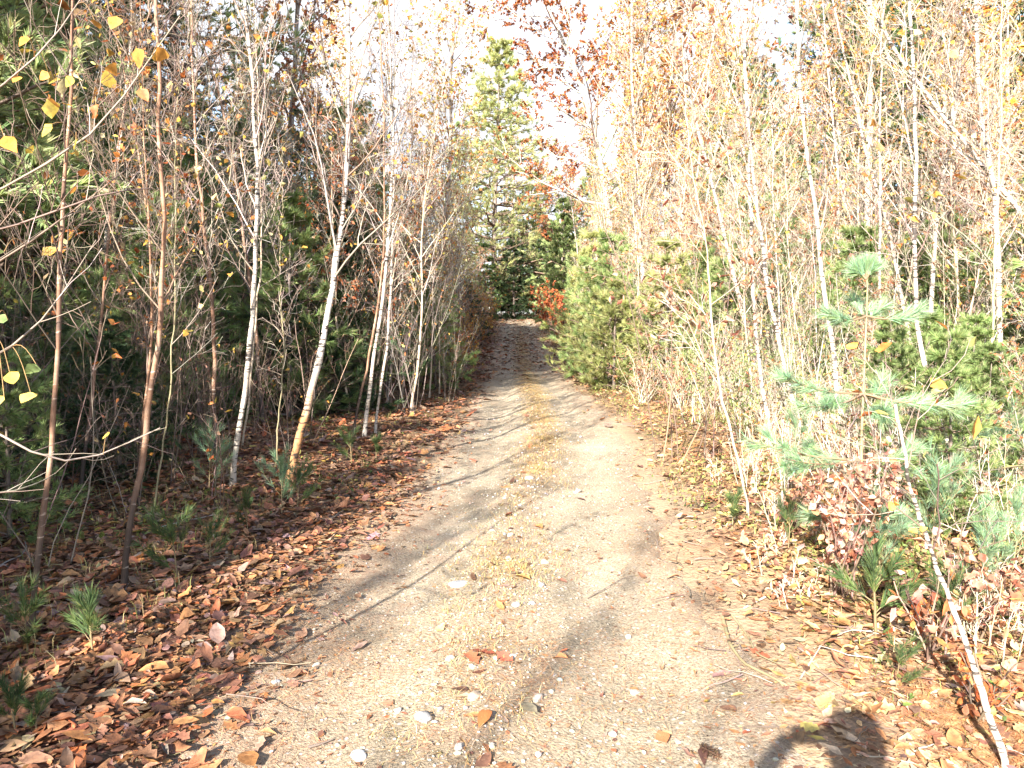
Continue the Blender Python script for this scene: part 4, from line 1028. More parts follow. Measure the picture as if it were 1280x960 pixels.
# ------------------------------------------------------------------ stuff: fallen leaves
def litter():
    g = np.random.default_rng(21)
    mb = MB()
    def field(n, xr, yr, dens, size, temps_key):
        x = g.uniform(*xr, n); y = xr[0] * 0 + yr[0] * (yr[1] / yr[0]) ** g.uniform(0, 1, n) if yr[0] > 0 else g.uniform(*yr, n)
        keep = g.uniform(0, 1, n) < dens(x, y)
        x, y = x[keep], y[keep]; m = len(x)
        z = Z(x, y) + g.uniform(0, .03, m) * (np.abs(path_u(x, y)) > .9) + .006
        yaw = g.uniform(0, 6.28, m)
        tilt = np.where(np.abs(path_u(x, y)) > .85, .20, .07)
        X = np.stack([np.cos(yaw), np.sin(yaw), g.normal(0, 1, m) * tilt * .6], 1)
        Nn = np.stack([g.normal(0, 1, m) * tilt, g.normal(0, 1, m) * tilt, np.where(g.uniform(0, 1, m) < .8, 1., -1.)], 1)
        s = size * np.exp(g.normal(0, .45, m)).clip(.35, 2.3)
        sunny = (x > cx(y) + .6) & (g.uniform(0, 1, m) < .65)  # right-hand leaves that take the colours lightened for sun
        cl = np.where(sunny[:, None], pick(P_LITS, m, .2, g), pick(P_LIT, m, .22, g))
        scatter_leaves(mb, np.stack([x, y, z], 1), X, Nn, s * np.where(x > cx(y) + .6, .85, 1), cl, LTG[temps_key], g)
    def dens(x, y):
        u = np.abs(path_u(x, y)); nz = .5 + 3.0 * bumps(x * 1.7 + 9, y * 1.7)
        left = x < cx(y)
        edge = .10 * sst(.55, .9, u + (nz - .5) * .35) + .90 * sst(.80, 1.3, u + (nz - .5) * .3 + np.where(left, .03, -.12))
        base = edge * np.where(left, 1.0, .62) * (1 - .5 * sst(3, 8, np.abs(x)))
        onpath = .003 + .05 * np.exp(-(u / .16) ** 2) * np.clip(nz, 0, 1) + .5 * sst(17, 24, y)
        return np.clip(np.maximum(base, onpath), 0, 1)
    field(72000, (-6.5, 6.0), (1.9, 7.5), dens, .052, "ovate")
    field(22000, (-6.5, 6.0), (1.9, 7.5), dens, .045, "heart")
    field(30000, (-3.0, 3.0), (1.9, 11), lambda x, y: .5 * sst(.25, .95, np.abs(path_u(x, y))) + .07 + .25 * np.exp(-(path_u(x, y) / .2) ** 2), .017, "ovate")
    field(11000, (-6.5, 6.0), (1.9, 7.5), dens, .06, "lobed")
    field(40000, (-9, 9), (7.5, 18), dens, .07, "ovate")
    field(9000, (-9, 9), (7.5, 18), dens, .09, "lobed")
    field(22000, (-12, 12), (18, 46), dens, .11, "ovate")
    field(14000, (-2, 2.4), (17, 48), dens, .10, "lobed")
    o = obj("fallen_leaves", mb.mesh("fallen_leaves", M_litter))
    tag(o, "brown and russet fallen leaves banked along both edges of the trail", "fallen leaves", None, "stuff")
litter()

# rusty fallen pine needles
def straw():
    g = np.random.default_rng(22); mb = MB()
    n = 9000
    cxy = np.array([Gp(*q)[:2] for q in ((1225, 905), (1190, 880), (1250, 940), (640, 900), (620, 840), (270, 790), (330, 860), (900, 690), (880, 860), (700, 690), (560, 800), (780, 800))])
    w = np.array([5, 3, 4, 2, 2, 2.5, 2, 1.5, 1.5, 2, 2, 1.]); k = g.choice(len(cxy), n, p=w / w.sum())
    sg = np.where(k < 3, .13, .35)[:, None]
    xy = cxy[k] + g.normal(0, 1, (n, 2)) * sg
    z = Z(xy[:, 0], xy[:, 1]) + g.uniform(.004, .02, n)
    a = g.uniform(0, 6.28, n); d = np.stack([np.cos(a), np.sin(a), g.normal(0, .12, n)], 1)
    p = np.concatenate([xy, z[:, None]], 1); s = np.stack([-np.sin(a), np.cos(a), 0 * a], 1) * .0011
    L = g.uniform(.05, .10, (n, 1))
    V = np.stack([p - s, p + s, p + d * L], 1).reshape(-1, 3)
    mb.add(V, [np.arange(n * 3).reshape(-1, 3)], np.repeat(pick([(.40, .17, .07), (.45, .25, .12), (.50, .32, .17)], n, .15, g), 3, 0))
    n = 16000
    y = 1.9 * (9 / 1.9) ** g.uniform(0, 1, n); u = g.uniform(-1.5, 1.9, n); x = cx(y) + u * hw(y)
    k = (bumps(x * 2.2 + 5, y * 2.2) + .03 * np.abs(u) + g.normal(0, .05, n)) > .03
    x, y = x[k], y[k]; n = len(x); a = g.uniform(0, 6.28, n)
    p = np.stack([x, y, Z(x, y) + g.uniform(.003, .012, n)], 1); s_ = np.stack([-np.sin(a), np.cos(a), 0 * a], 1) * .001
    d = np.stack([np.cos(a), np.sin(a), g.normal(0, .06, n)], 1) * g.uniform(.02, .08, (n, 1))
    mb.add(np.stack([p - s_, p + s_, p + d], 1).reshape(-1, 3), [np.arange(n * 3).reshape(-1, 3)], np.repeat(pick([(.36, .17, .09), (.42, .26, .15), (.26, .14, .09), (.5, .36, .22)], n, .2, g), 3, 0))
    o = obj("pine_straw", mb.mesh("pine_straw", M_litter))
    tag(o, "rusty fallen pine needles strewn over the trail and right verge", "pine needles", None, "stuff")
straw()

# dry grass on the crown of the trail and the sunny verge
def grass():
    g = np.random.default_rng(23); mb = MB()
    def blades(xy, L, w, pal, up):
        n = len(xy)
        p = np.concatenate([xy, (Z(xy[:, 0], xy[:, 1]) - .004)[:, None]], 1)
        a = g.uniform(0, 6.28, n); h = np.stack([np.cos(a), np.sin(a), 0 * a], 1)
        s = np.stack([-np.sin(a), np.cos(a), 0 * a], 1) * (w / 2)
        L = (L * g.uniform(.5, 1.3, n))[:, None]; lean = g.uniform(.2, 1.2, n)[:, None] * up[0]
        q = p + (h * lean * .4 + [0, 0, up[1]]) * L * .55
        e = q + (h * (lean * .4 + .5) + [0, 0, up[1] * .35]) * L * .5
        V = np.stack([p - s, p + s, q - s * .7, q + s * .7, e], 1).reshape(-1, 3)
        b = np.arange(n)[:, None] * 5
        mb.add(V, [b + np.array([0, 1, 3, 2]), b + np.array([2, 3, 4])], np.repeat(pick(pal, n, .2, g), 5, 0))
    dry = [(.50, .37, .17, 4), (.42, .27, .11, 3), (.36, .32, .11, 1.5), (.55, .45, .26, 2)]
    def tufts(c, per, sg): return np.repeat(c, per, 0) + g.normal(0, sg, (len(c) * per, 2))
    yy = 2.2 * (42 / 2.2) ** g.uniform(0, 1, 900) ** .7
    nz = bumps(yy * 2.1, yy * 3.3 + 4)
    uu = g.normal(0, .13, 900) - .06 * (yy < 6)
    c = np.stack([cx(yy) + uu * hw(yy) + .10 * (yy > 9), yy], 1)[(nz + g.normal(0, .06, 900) > -.03) | (yy > 8)]
    blades(tufts(c, 15, .06), .07, .003, dry, (1.5, .5))
    yy = 4.2 * (34 / 4.2) ** (g.uniform(0, 1, 1500) ** .75); kk = bumps(yy * 1.6 + 3, yy * .9) + g.normal(0, .05, 1500) > -.02 - .03 * (yy - 7).clip(-2, 3); yy = yy[kk]; blades(tufts(np.stack([cx(yy) + .05 + g.normal(0, .15, len(yy)), yy], 1), 19, .08), .075, .0035, [(.50, .33, .13, 3), (.42, .24, .09, 3), (.46, .34, .17, 2), (.28, .26, .09, 1)], (1.6, .45))
    yy = 5.5 * (30 / 5.5) ** g.uniform(0, 1, 700); xx = cx(yy) + hw(yy) * g.uniform(1.15, 2.3, 700); kk = bumps(xx * 2 + 2, yy * 2) + g.normal(0, .04, 700) > -.03; xx = xx[kk]; yy = yy[kk]
    blades(tufts(np.stack([xx, yy], 1), 12, .08), .12, .0035, dry + [(.22, .25, .06, 3), (.36, .20, .09, 3)], (1.8, .7))
    yy = 6 * (26 / 6) ** g.uniform(0, 1, 900); xx = cx(yy) + hw(yy) * g.uniform(1.5, 5.5, 900); kk = bumps(xx * 2 + 7, yy * 2) + g.normal(0, .03, 900) > .03; xx = xx[kk]; yy = yy[kk]
    blades(tufts(np.stack([xx, yy], 1), 14, .08), .27, .005, [(.42, .33, .18, 3), (.46, .38, .24, 2), (.30, .33, .12, 3), (.24, .29, .09, 3), (.38, .20, .10, 2)], (1.8, .8))
    yy = 2.6 * (16 / 2.6) ** g.uniform(0, 1, 160); xx = cx(yy) - hw(yy) * g.uniform(1.4, 3.5, 160)
    blades(tufts(np.stack([xx, yy], 1), 12, .05), .14, .0035, [(.20, .22, .06), (.30, .27, .10), (.40, .32, .15)], (.9, 1.))
    yy = g.uniform(2.2, 5.5, 170); xx = g.uniform(1.5, 3.6, 170)
    blades(tufts(np.stack([xx, yy], 1), 10, .05), .10, .003, [(.16, .20, .05), (.24, .25, .07), (.42, .34, .16)], (.9, 1.))
    o = obj("grass", mb.mesh("grass", M_grass, smooth=False))
    tag(o, "dry tan grass along the trail's crown and sunny verge", "grass", None, "stuff")
grass()

# low leafy ground plants on both verges
def ground_cover():
    g = np.random.default_rng(24); mb = MB()
    def patch(n, xr, yr, pal, size, hgt):
        y = yr[0] * (yr[1] / yr[0]) ** g.uniform(0, 1, n); x = cx(y) + hw(y) * g.uniform(*xr, n)
        kk = bumps(x * 2.4 + 1, y * 2.4) + g.normal(0, .04, n) > -.01; x = x[kk]; y = y[kk]; n = len(x)
        per = 9
        x = np.repeat(x, per) + g.normal(0, .06, n * per); y = np.repeat(y, per) + g.normal(0, .06, n * per); m = n * per
        z = Z(x, y) + g.uniform(.01, hgt, m)
        a = g.uniform(0, 6.28, m)
        scatter_leaves(mb, np.stack([x, y, z], 1), np.stack([np.cos(a), np.sin(a), g.normal(.1, .4, m)], 1), np.stack([g.normal(0, .5, m), g.normal(0, .5, m), np.ones(m)], 1),
                       size * g.uniform(.6, 1.3, m), pick(pal, m, .2, g), LT["ovate"], g)
    patch(1100, (1.15, 3.6), (3.6, 15), [(.24, .29, .08, 3), (.36, .38, .13, 3), (.50, .44, .17, 1.5), (.16, .22, .06, 1), (.45, .24, .11, 1)], .038, .17)
    patch(380, (1.3, 3.6), (2.3, 5), [(.14, .20, .05, 2), (.26, .28, .08, 1), (.45, .36, .12, 1)], .04, .10)
    patch(170, (-3.6, -1.3), (4.5, 14), [(.12, .16, .05, 2), (.26, .26, .08, 1), (.40, .33, .10, 1)], .045, .14)
    patch(200, (1.3, 3.5), (13, 26), [(.24, .26, .08, 2), (.36, .33, .12, 2), (.42, .24, .12, 2)], .07, .35)
    o = obj("ground_cover", mb.mesh("ground_cover", M_leaf))
    tag(o, "low yellow-green leafy plants along the verges", "ground cover", None, "stuff")
ground_cover()

# ------------------------------------------------------------------ withered shrubs with leaves (things)
def leafy_shrub(name, b, h, ns, nleaf, pal, size, temps, lab, cat, seed, twpal=P_TWIGD, spreadv=.5):
    g = np.random.default_rng(seed)
    root = empty(name, b); tag(root, lab, cat)
    a = g.uniform(0, 6.28, ns); t = g.uniform(.05, spreadv, ns)
    d = nrm(np.stack([np.cos(a) * t, np.sin(a) * t, np.ones(ns)], 1)); out = [np.tile([0, 0, -.03], (ns, 1)) + g.normal(0, .05 * h, (ns, 3)) * [1, 1, 0]]
    L = h * g.uniform(.6, 1.1, ns)
    for k in range(6):
        d = nrm(d + g.normal(0, .09, (ns, 3))); out.append(out[-1] + d * (L / 6)[:, None])
    P1 = np.stack(out, 1); R1 = np.tile(np.linspace(.006, .0025, 7), (ns, 1)) * min(1.3, max(1, h))
    mb = MB(); tubes(mb, P1, R1, 5, pick(twpal, ns, .15, g))
    P2, R2, _ = spawn(P1, R1, 6, .25, 1., h * .35, .8, .1, .12, 5, .6, .0018, g=g)
    tubes(mb, P2, R2, 3, pick(twpal, len(P2), .15, g))
    obj("stems", mb.mesh(name + "_stems", M_twig), root)
    mb = MB(); p, tn = along(P2, nleaf, .1, 1., g)
    scatter_leaves(mb, p, nrm(tn * .4 + g.normal(0, .5, (nleaf, 3)) + [0, 0, -.6]), g.normal(0, .7, (nleaf, 3)) + [0, -.3, .5], size * g.uniform(.6, 1.25, nleaf), pick(pal, nleaf, .2, g), LT[temps], g)
    obj("leaves", mb.mesh(name + "_leaves", M_leaf), root)
    return root

P_PINK = [(.46, .22, .15, 3), (.55, .33, .25, 3), (.36, .14, .08, 2), (.60, .44, .34, 1)]
leafy_shrub("withered_shrub", Gp(1050, 745), .75, 14, 520, P_PINK, .046, "heart", "withered shrub with round pinkish-brown leaves beside the slanting foreground stem", "shrub", 1)
leafy_shrub("withered_shrub", Gp(1090, 690), .5, 8, 220, P_PINK, .042, "heart", "smaller pinkish withered shrub behind the round-leaved one", "shrub", 2)
leafy_shrub("withered_shrub", Gp(1165, 830), .42, 7, 60, P_PINK + P_RUS, .07, "ovate", "low withered shrub in orange litter left of the slanting stem's foot", "shrub", 3)
leafy_shrub("withered_shrub", Gp(1215, 800), .45, 9, 170, P_PINK, .05, "heart", "reddish withered shrub right of the slanting stem near the right edge", "shrub", 12)
leafy_shrub("withered_shrub", Gp(1000, 660), .38, 9, 150, P_PINK, .042, "heart", "low pinkish withered shrub on the verge left of the round-leaved one", "shrub", 13)
leafy_shrub("withered_shrub", Gp(1225, 900), .3, 7, 90, P_RUS, .05, "ovate", "small rusty shrub beside the slanting stem's foot", "shrub", 14)
leafy_shrub("oak_shrub", (*cbase(692, 33)[:2], cbase(692, 33)[2]), 2.3, 20, 1900, [(.40, .10, .035, 3), (.46, .16, .05, 3), (.32, .08, .04, 2)], .12, "lobed", "bright red-orange oak shrub on the right of the trail's bend", "oak", 4, spreadv=.5)
leafy_shrub("oak_shrub", cbase(706, 27), 1.3, 14, 700, P_RUS, .10, "lobed", "low rusty oak shrub nearer the viewer at the trail's right edge", "oak", 5)
leafy_shrub("oak_shrub", cbase(601, 34), 1.9, 14, 700, [(.50, .24, .05, 2), (.42, .15, .05, 2), (.55, .36, .08, 1)], .10, "lobed", "orange-leaved oak shrub on the left of the trail's bend", "oak", 6)
leafy_shrub("bracken_shrub", Gp(800, 505), 1.0, 22, 420, P_WITH, .06, "ovate", "tangle of dead pinkish brush beside the trail's bright verge", "shrub", 7, P_TWIGP, .9)
leafy_shrub("bracken_shrub", Gp(850, 510), .9, 20, 380, P_WITH, .06, "ovate", "dead pinkish brush right of the verge tangle", "shrub", 8, P_TWIGP, .9)
leafy_shrub("leafy_shrub", cbase(862, 7.5), 3.2, 8, 380, P_WITH, .075, "ovate", "tall stems hung with withered brown leaves behind the crooked tan sapling", "shrub", 9, P_TWIGD, .25)

# near sapling at the left edge, leaves reaching into the frame
def edge_sapling():
    g = np.random.default_rng(93)
    b = np.array([-1.62, 1.9, float(H(-1.62, 1.9))])
    tl = wander(3.2, (.02, .02), .03, 16, g)
    root = empty("young_birch", b)
    tag(root, "sapling at the left edge whose bare twigs hold a few large yellow leaves", "birch", SHADY)
    rad = np.linspace(.014, .004, 16)
    mb = MB(); tubes(mb, tl[None], rad[None], 7, (.3, .2, .1)); obj("trunk", mb.mesh("edge_trunk", M_brown), root)
    ends = [((0, 540), [(60, 580, 1.9), (115, 575, 2.0), (200, 535, 2.15)]), ((-60, 620), [(20, 615, 1.9), (60, 598, 2.0)]), ((-40, 260), [(40, 215, 1.8), (120, 170, 1.9), (225, 20, 2.0)]),
            ((-60, 150), [(0, 110, 1.7), (60, 60, 1.8), (100, 0, 1.9)]), ((-80, 360), [(0, 330, 1.75), (110, 250, 1.9), (160, 210, 2.0)]), ((-60, 470), [(10, 440, 1.8), (60, 395, 1.9), (120, 300, 2.1)]),
            ((-60, 300), [(30, 280, 1.8), (130, 240, 1.9), (190, 235, 2.1)])]
    mb = MB(); Ps = []
    for s, es in ends:
        pz = Wp(*s, 1.85)[2] - b[2]
        k = int(np.argmin(np.abs(tl[:, 2] - pz)))
        P = smooth_path(np.array([tl[k]] + [Wp(*s, 1.85) - b] + [Wp(x, y, d) - b for x, y, d in es]), 9); Ps.append(P)
    P1 = np.array(Ps); R1 = np.tile(np.linspace(.0045, .0013, 9), (len(P1), 1))
    tubes(mb, P1, R1, 4, pick(P_TWIG, len(P1), .1, g))
    P2, R2, _ = spawn(P1, R1, 5, .4, 1., .22, .6, .1, .12, 4, .6, .0011, g=g)
    tubes(mb, P2, R2, 3, pick(P_TWIG, len(P2), .1, g))
    obj("branches", mb.mesh("edge_branches", M_twig), root)
    lv = [(5, 495, 1.7, .075, 0), (38, 490, 1.75, .06, 0), (65, 155, 1.8, .06, 1), (33, 45, 1.7, .06, 2), (95, 175, 1.8, .05, 1), (5, 170, 1.7, .06, 2), (22, 95, 1.75, .05, 2), (118, 25, 1.9, .06, 2), (145, 20, 1.9, .06, 2),
          (170, 60, 1.9, .07, 2), (205, 60, 1.95, .06, 2), (175, 110, 2.0, .07, 3), (10, 400, 1.8, .05, 4), (45, 455, 1.8, .05, 4), (5, 315, 1.7, .06, 4), (12, 465, 1.7, .06, 1), (137, 80, 2.0, .05, 2), (90, 95, 1.9, .05, 1), (120, 130, 1.9, .05, 3), (60, 90, 1.9, .045, 2), (136, 540, 2.0, .045, 1)]
    bp_ = np.concatenate([P1.reshape(-1, 3), P2.reshape(-1, 3)])
    cl = np.array([(.60, .45, .12), (.52, .42, .08), (.58, .28, .06), (.42, .16, .06), (.20, .27, .10)])
    pos = np.array([Wp(x, y, d) - b for x, y, d, s, c in lv]); n = len(lv)
    near = bp_[np.argmin(((pos[:, None] - bp_[None]) ** 2).sum(-1), axis=1)]
    mb = MB(); q = np.linspace(0, 1, 6)[None, :, None]
    st_ = near[:, None] * (1 - q) + pos[:, None] * q; st_[:, :, 2] += (.02 * np.sin(q[..., 0] * np.pi))
    tubes(mb, st_, np.full((n, 6), .0009), 4, (.35, .22, .10))
    scatter_leaves(mb, pos, g.normal(0, .5, (n, 3)) + [0, 0, -.7], g.normal(0, .5, (n, 3)) + [.3, -.7, .5], np.array([l[3] for l in lv]) * .66, cl[[l[4] for l in lv]], LTG["heart"], g)
    obj("leaves", mb.mesh("edge_leaves", M_leaf), root)
edge_sapling()

# ------------------------------------------------------------------ stones, gravel, sticks
import bmesh
def stone_mesh(seed, col, flat):
    g = np.random.default_rng(seed)
    bm = bmesh.new(); bmesh.ops.create_icosphere(bm, subdivisions=3, radius=.5)
    V = np.array([v.co[:] for v in bm.verts]); F = np.array([[v.index for v in f.verts] for f in bm.faces]); bm.free()
    for k in range(9):                              # cut facets
        n = nrm(g.normal(0, 1, 3)); d = g.uniform(.26, .42)
        s = V @ n; V = V - np.where(s > d, (s - d), 0)[:, None] * n * .9
    V = V * np.array([1.0, g.uniform(.6, .85), flat]) + g.normal(0, .004, V.shape)
    mb = MB(); mb.add(V, [F], np.array(col)); return mb.mesh("stone", M_stone)
GREY, PALE, BROWN, BLUISH = (.27, .26, .25), (.39, .355, .31), (.30, .23, .17), (.30, .31, .32)
stones = [
 (528, 900, .090, GREY, .55, "largest grey angular stone near the bottom centre of the trail"), (575, 942, .05, GREY, .6, "grey rounded stone at the bottom below the dry grass"),
 (672, 878, .055, PALE, .45, "white flat stone bright in the sun right of the russet leaves"), (645, 763, .06, BLUISH, .6, "blue-grey cube-like stone beside an orange leaf mid trail"),
 (677, 733, .055, PALE, .5, "pale oval stone at the edge of the mid-trail shadow"), (680, 705, .062, PALE, .5, "cream egg-shaped stone on the trail's crown"),
 (637, 675, .055, PALE, .6, "small round white stone farthest up the near crown"), (572, 730, .13, BLUISH, .22, "flat bluish rock barely breaking the sand in the left track"),
 (563, 827, .04, PALE, .7, "upright white pebble left of the russet leaf pile"), (497, 885, .035, PALE, .6, "cream pebble left of the largest grey stone"),
 (640, 829, .045, PALE, .6, "cream stone at the right end of the russet leaf pile"), (590, 840, .035, PALE, .6, "white pebble inside the russet leaf pile"),
 (786, 788, .035, PALE, .6, "white pebble standing in the right track"), (593, 878, .06, BROWN, .6, "brown stone behind the pale curled leaf"),
 (635, 702, .035, PALE, .5, "white pebble left of the cream egg-shaped stone"), (665, 757, .03, PALE, .6, "small cream pebble just right of the cube-like stone"),
 (448, 938, .07, BLUISH, .3, "half-buried bluish stone at the bottom left of the track"), (662, 602, .11, PALE, .4, "white stone on the crown before the bright sandy patch"),
 (722, 611, .09, PALE, .45, "pale stone right of the crown near the bright sandy patch"), (345, 853, .04, BLUISH, .4, "bluish pebble at the trail's left edge by the litter"),
 (395, 828, .045, PALE, .4, "pale stone on the left track's litter edge"), (765, 910, .035, PALE, .6, "cream pebble low in the right track"), (795, 855, .06, PALE, .3, "flat whitish stone in the sunny right track"),
]
for k, (px, py, s, c, fl, lab) in enumerate(stones):
    b = Gp(px, py); b[2] = float(Z(b[0], b[1])) + s * fl * .12
    o = obj("stone", stone_mesh(300 + k, np.array(c) * rng.uniform(.9, 1.1), fl), None, b)
    o.scale = (s * 1.15,) * 3; o.rotation_euler = (rng.normal(0, .15), rng.normal(0, .15), rng.uniform(0, 6))
    tag(o, lab, "stone", "stones on the trail")

def gravel():
    g = np.random.default_rng(25); mb = MB()
    tm = []
    for k in range(4):
        bm = bmesh.new(); bmesh.ops.create_icosphere(bm, subdivisions=1, radius=.5)
        V = np.array([v.co[:] for v in bm.verts]); F = np.array([[v.index for v in f.verts] for f in bm.faces]); bm.free()
        V = V * np.array([1, g.uniform(.6, .9), g.uniform(.4, .7)]) * (1 + g.normal(0, .12, (len(V), 1))); tm.append((V, F))
    n = 5200
    y = 2.0 * (16 / 2.0) ** g.uniform(0, 1, n); u = np.where(g.uniform(0, 1, n) < .55, g.normal(0, .22, n), g.uniform(-.92, .92, n))
    x = cx(y) + u * hw(y); s = np.exp(g.normal(-4.75, .5, n)).clip(.003, .032) * np.clip(y / 4, 1, 2) ** .5
    p = np.stack([x, y, Z(x, y) + s * .12], 1); c = pick([(.40, .355, .30, 3), (.34, .30, .25, 3), (.45, .36, .26, 2), (.30, .30, .30, 1)], n, .15, g)
    a = g.uniform(0, 6.28, n); w = g.integers(0, 4, n)
    for k, (V, F) in enumerate(tm):
        m = w == k; ca, sa = np.cos(a[m])[:, None], np.sin(a[m])[:, None]
        v = np.stack([V[None, :, 0] * ca - V[None, :, 1] * sa, V[None, :, 0] * sa + V[None, :, 1] * ca, np.broadcast_to(V[None, :, 2], (m.sum(), len(V)))], -1) * s[m][:, None, None] + p[m][:, None]
        mb.add(v.reshape(-1, 3), [(np.arange(m.sum())[:, None, None] * len(V) + F[None]).reshape(-1, 3)], np.repeat(c[m], len(V), 0))
    o = obj("gravel", mb.mesh("gravel", M_stone, smooth=False)); tag(o, "fine pale gravel scattered over the sandy trail", "gravel", None, "stuff")
gravel()

def twigs():
    g = np.random.default_rng(26); n = 900
    y = 2.0 * (14 / 2.0) ** g.uniform(0, 1, n); sd = np.where(g.uniform(0, 1, n) < .6, 1, -1); x = cx(y) + sd * hw(y) * g.uniform(.85, 3.6, n)
    a = g.uniform(0, 6.28, n); L = np.exp(g.normal(-1.8, .5, n)); P = [np.stack([x, y, Z(x, y) + .02], 1)]
    for k in range(4):
        a = a + g.normal(0, .25, n); P.append(P[-1] + np.stack([np.cos(a), np.sin(a), g.normal(.03, .12, n)], 1) * (L / 4)[:, None])
    P = np.stack(P, 1); P[:, :, 2] = np.maximum(P[:, :, 2], Z(P[:, :, 0], P[:, :, 1]) + .012)
    mb = MB(); tubes(mb, P, np.linspace(.0028, .0012, 5)[None] * g.uniform(.6, 1.6, (n, 1)), 4, pick(P_TWIG + P_TWIGD + P_TWIGD, n, .15, g))
    o = obj("fallen_twigs", mb.mesh("fallen_twigs", M_twig)); tag(o, "small bare twigs littering both verges", "twigs", None, "stuff")
twigs()

sticks = [
 ([(903, 775), (912, 810), (930, 835), (955, 845), (985, 862)], .010, .012, M_olive, "curved bare root-like branch lying at the right edge of the trail"),
 ([(915, 770), (935, 800), (945, 825), (972, 840)], .006, .03, M_olive, "second curved branch inside the root-like one at the trail's edge"),
 ([(930, 762), (960, 748), (1000, 728), (1028, 715)], .007, .03, M_grey, "thin grey stick pointing from trail edge into the pinkish shrub"),
 ([(1000, 850), (1012, 835), (1026, 818)], .005, .03, M_grey, "short broken grey twig in the orange litter"),
 ([(1035, 790), (1090, 795), (1150, 792), (1190, 800)], .0035, .05, M_grey, "long thin pale twig lying across the orange litter"),
 ([(1080, 700), (1130, 745), (1175, 790), (1230, 845)], .005, .12, M_grey, "long grey twig crossing under the slanting foreground stem"),
 ([(140, 690), (200, 665), (270, 655)], .005, .06, M_grey, "slim grey twig on litter by the bowed reddish sapling"),
 ([(0, 612), (30, 600), (60, 598)], .006, .25, M_grey, "pale dead twig caught low at the left edge"),
 ([(385, 925), (400, 920), (416, 914)], .006, .012, M_pinebark, "small dark twig lying on the left track"),
 ([(735, 742), (780, 718), (812, 716)], .003, .008, M_pinebark, "hair-thin dark twig on the sand in the right track"),
 ([(1090, 610), (1060, 640), (1030, 690), (1010, 720)], .006, .25, M_pinebark, "dark arching dead branch above the pinkish shrub"),
]
for k, (pix, r, lift, m, lab) in enumerate(sticks):
    pts = []
    for i, q in enumerate(pix):
        p = Gp(*q); p[2] = float(Z(p[0], p[1])) + r * .8 + lift * (i / (len(pix) - 1) if lift > .02 else .3); pts.append(p)
    pts = np.array(pts); b = pts[0].copy()
    P = smooth_path(pts - b, 14)
    mb = MB(); tubes(mb, P[None], np.linspace(r, r * .45, 14)[None], 7, (.3, .25, .2))
    g = np.random.default_rng(700 + k); P2, R2, _ = spawn(P[None], np.full((1, 14), r * .7), 3, .4, .95, np.linalg.norm(P[-1]) * .22, .6, .1, .1, 5, .5, .0012, g=g)
    tubes(mb, P2, R2, 4, (.3, .25, .2))
    o = obj("fallen_branch", mb.mesh("fallen_branch", m), None, b); tag(o, lab, "branch", "fallen branches")

# a few single leaves and a pine cone on the bare sand
singles = [((300, 830), .13, (.36, .16, .07), "lobed", "long rusty leaf flat on the sand at the left edge"), ((580, 880), .11, (.60, .45, .28), "ovate", "pale curled leaf with a yellow tip beside dry grass"),
 ((605, 910), .10, (.42, .15, .05), "ovate", "orange leaf on edge behind the grey rounded stone"), ((625, 767), .07, (.46, .22, .08), "ovate", "orange leaf touching the cube-like blue-grey stone"),
 ((700, 826), .08, (.46, .20, .09), "ovate", "orange leaf alone on the sunny right track"), ((828, 915), .10, (.46, .18, .08), "ovate", "orange leaf low in the right track by the litter"),
 ((605, 825), .11, (.34, .09, .05), "lobed", "dark red leaf at the heart of the russet leaf pile"), ((590, 832), .10, (.38, .12, .06), "lobed", "red-brown leaf at the left of the russet leaf pile"),
 ((630, 832), .09, (.32, .08, .05), "lobed", "maroon leaf at the right of the russet leaf pile"), ((1060, 930), .10, (.45, .33, .22), "ovate", "pale tan leaf lying inside the photographer's shadow"),
 ((965, 697), .10, (.50, .28, .16), "ovate", "large pale orange leaf on the sunny verge"), ((1190, 715), .08, (.5, .1, .07), "ovate", "bright red leaf by the slanting stem")]
for k, (q, s, c, t, lab) in enumerate(singles):
    b = Gp(*q); b[2] = float(Z(b[0], b[1])) + .018
    mb = MB(); V, F = LTG[t][k % 5]; mb.add(V - V.mean(0), [F], np.array(c))
    o = obj("fallen_leaf", mb.mesh("fallen_leaf", M_litter), None, b); o.scale = (s,) * 3; o.rotation_euler = (rng.normal(0, .2), rng.normal(0, .2), rng.uniform(0, 6))
    tag(o, lab, "leaf", "single leaves on the trail")
def cone():
    b = Gp(887, 937); b[2] = float(Z(b[0], b[1])) + .014
    g = np.random.default_rng(5); n = 90; t = np.linspace(0, 1, n); a = np.arange(n) * 2.4
    r = .014 * np.sin(np.pi * (t * .85 + .1)) ** .7
    p = np.stack([t * .085 - .04, np.cos(a) * r * .5, np.sin(a) * r * .5], 1); d = np.stack([np.full(n, .5), np.cos(a), np.sin(a)], 1)
    mb = MB(); scatter_leaves(mb, p, d, np.tile([-1., 0, 0], (n, 1)) + g.normal(0, .1, (n, 3)), .016 + 0 * t, pick([(.12, .07, .045)], n, .2, g), LT["ovate"], g)
    tubes(mb, np.stack([np.linspace(-.04, .04, 6), np.zeros(6), np.zeros(6)], 1)[None], np.full((1, 6), .005), 6, (.1, .06, .04))
    o = obj("pine_cone", mb.mesh("pine_cone", M_litter), None, b); o.rotation_euler = (0, 0, -.9); tag(o, "dark pine cone on the sand left of the photographer's shadow", "pine cone")
cone()

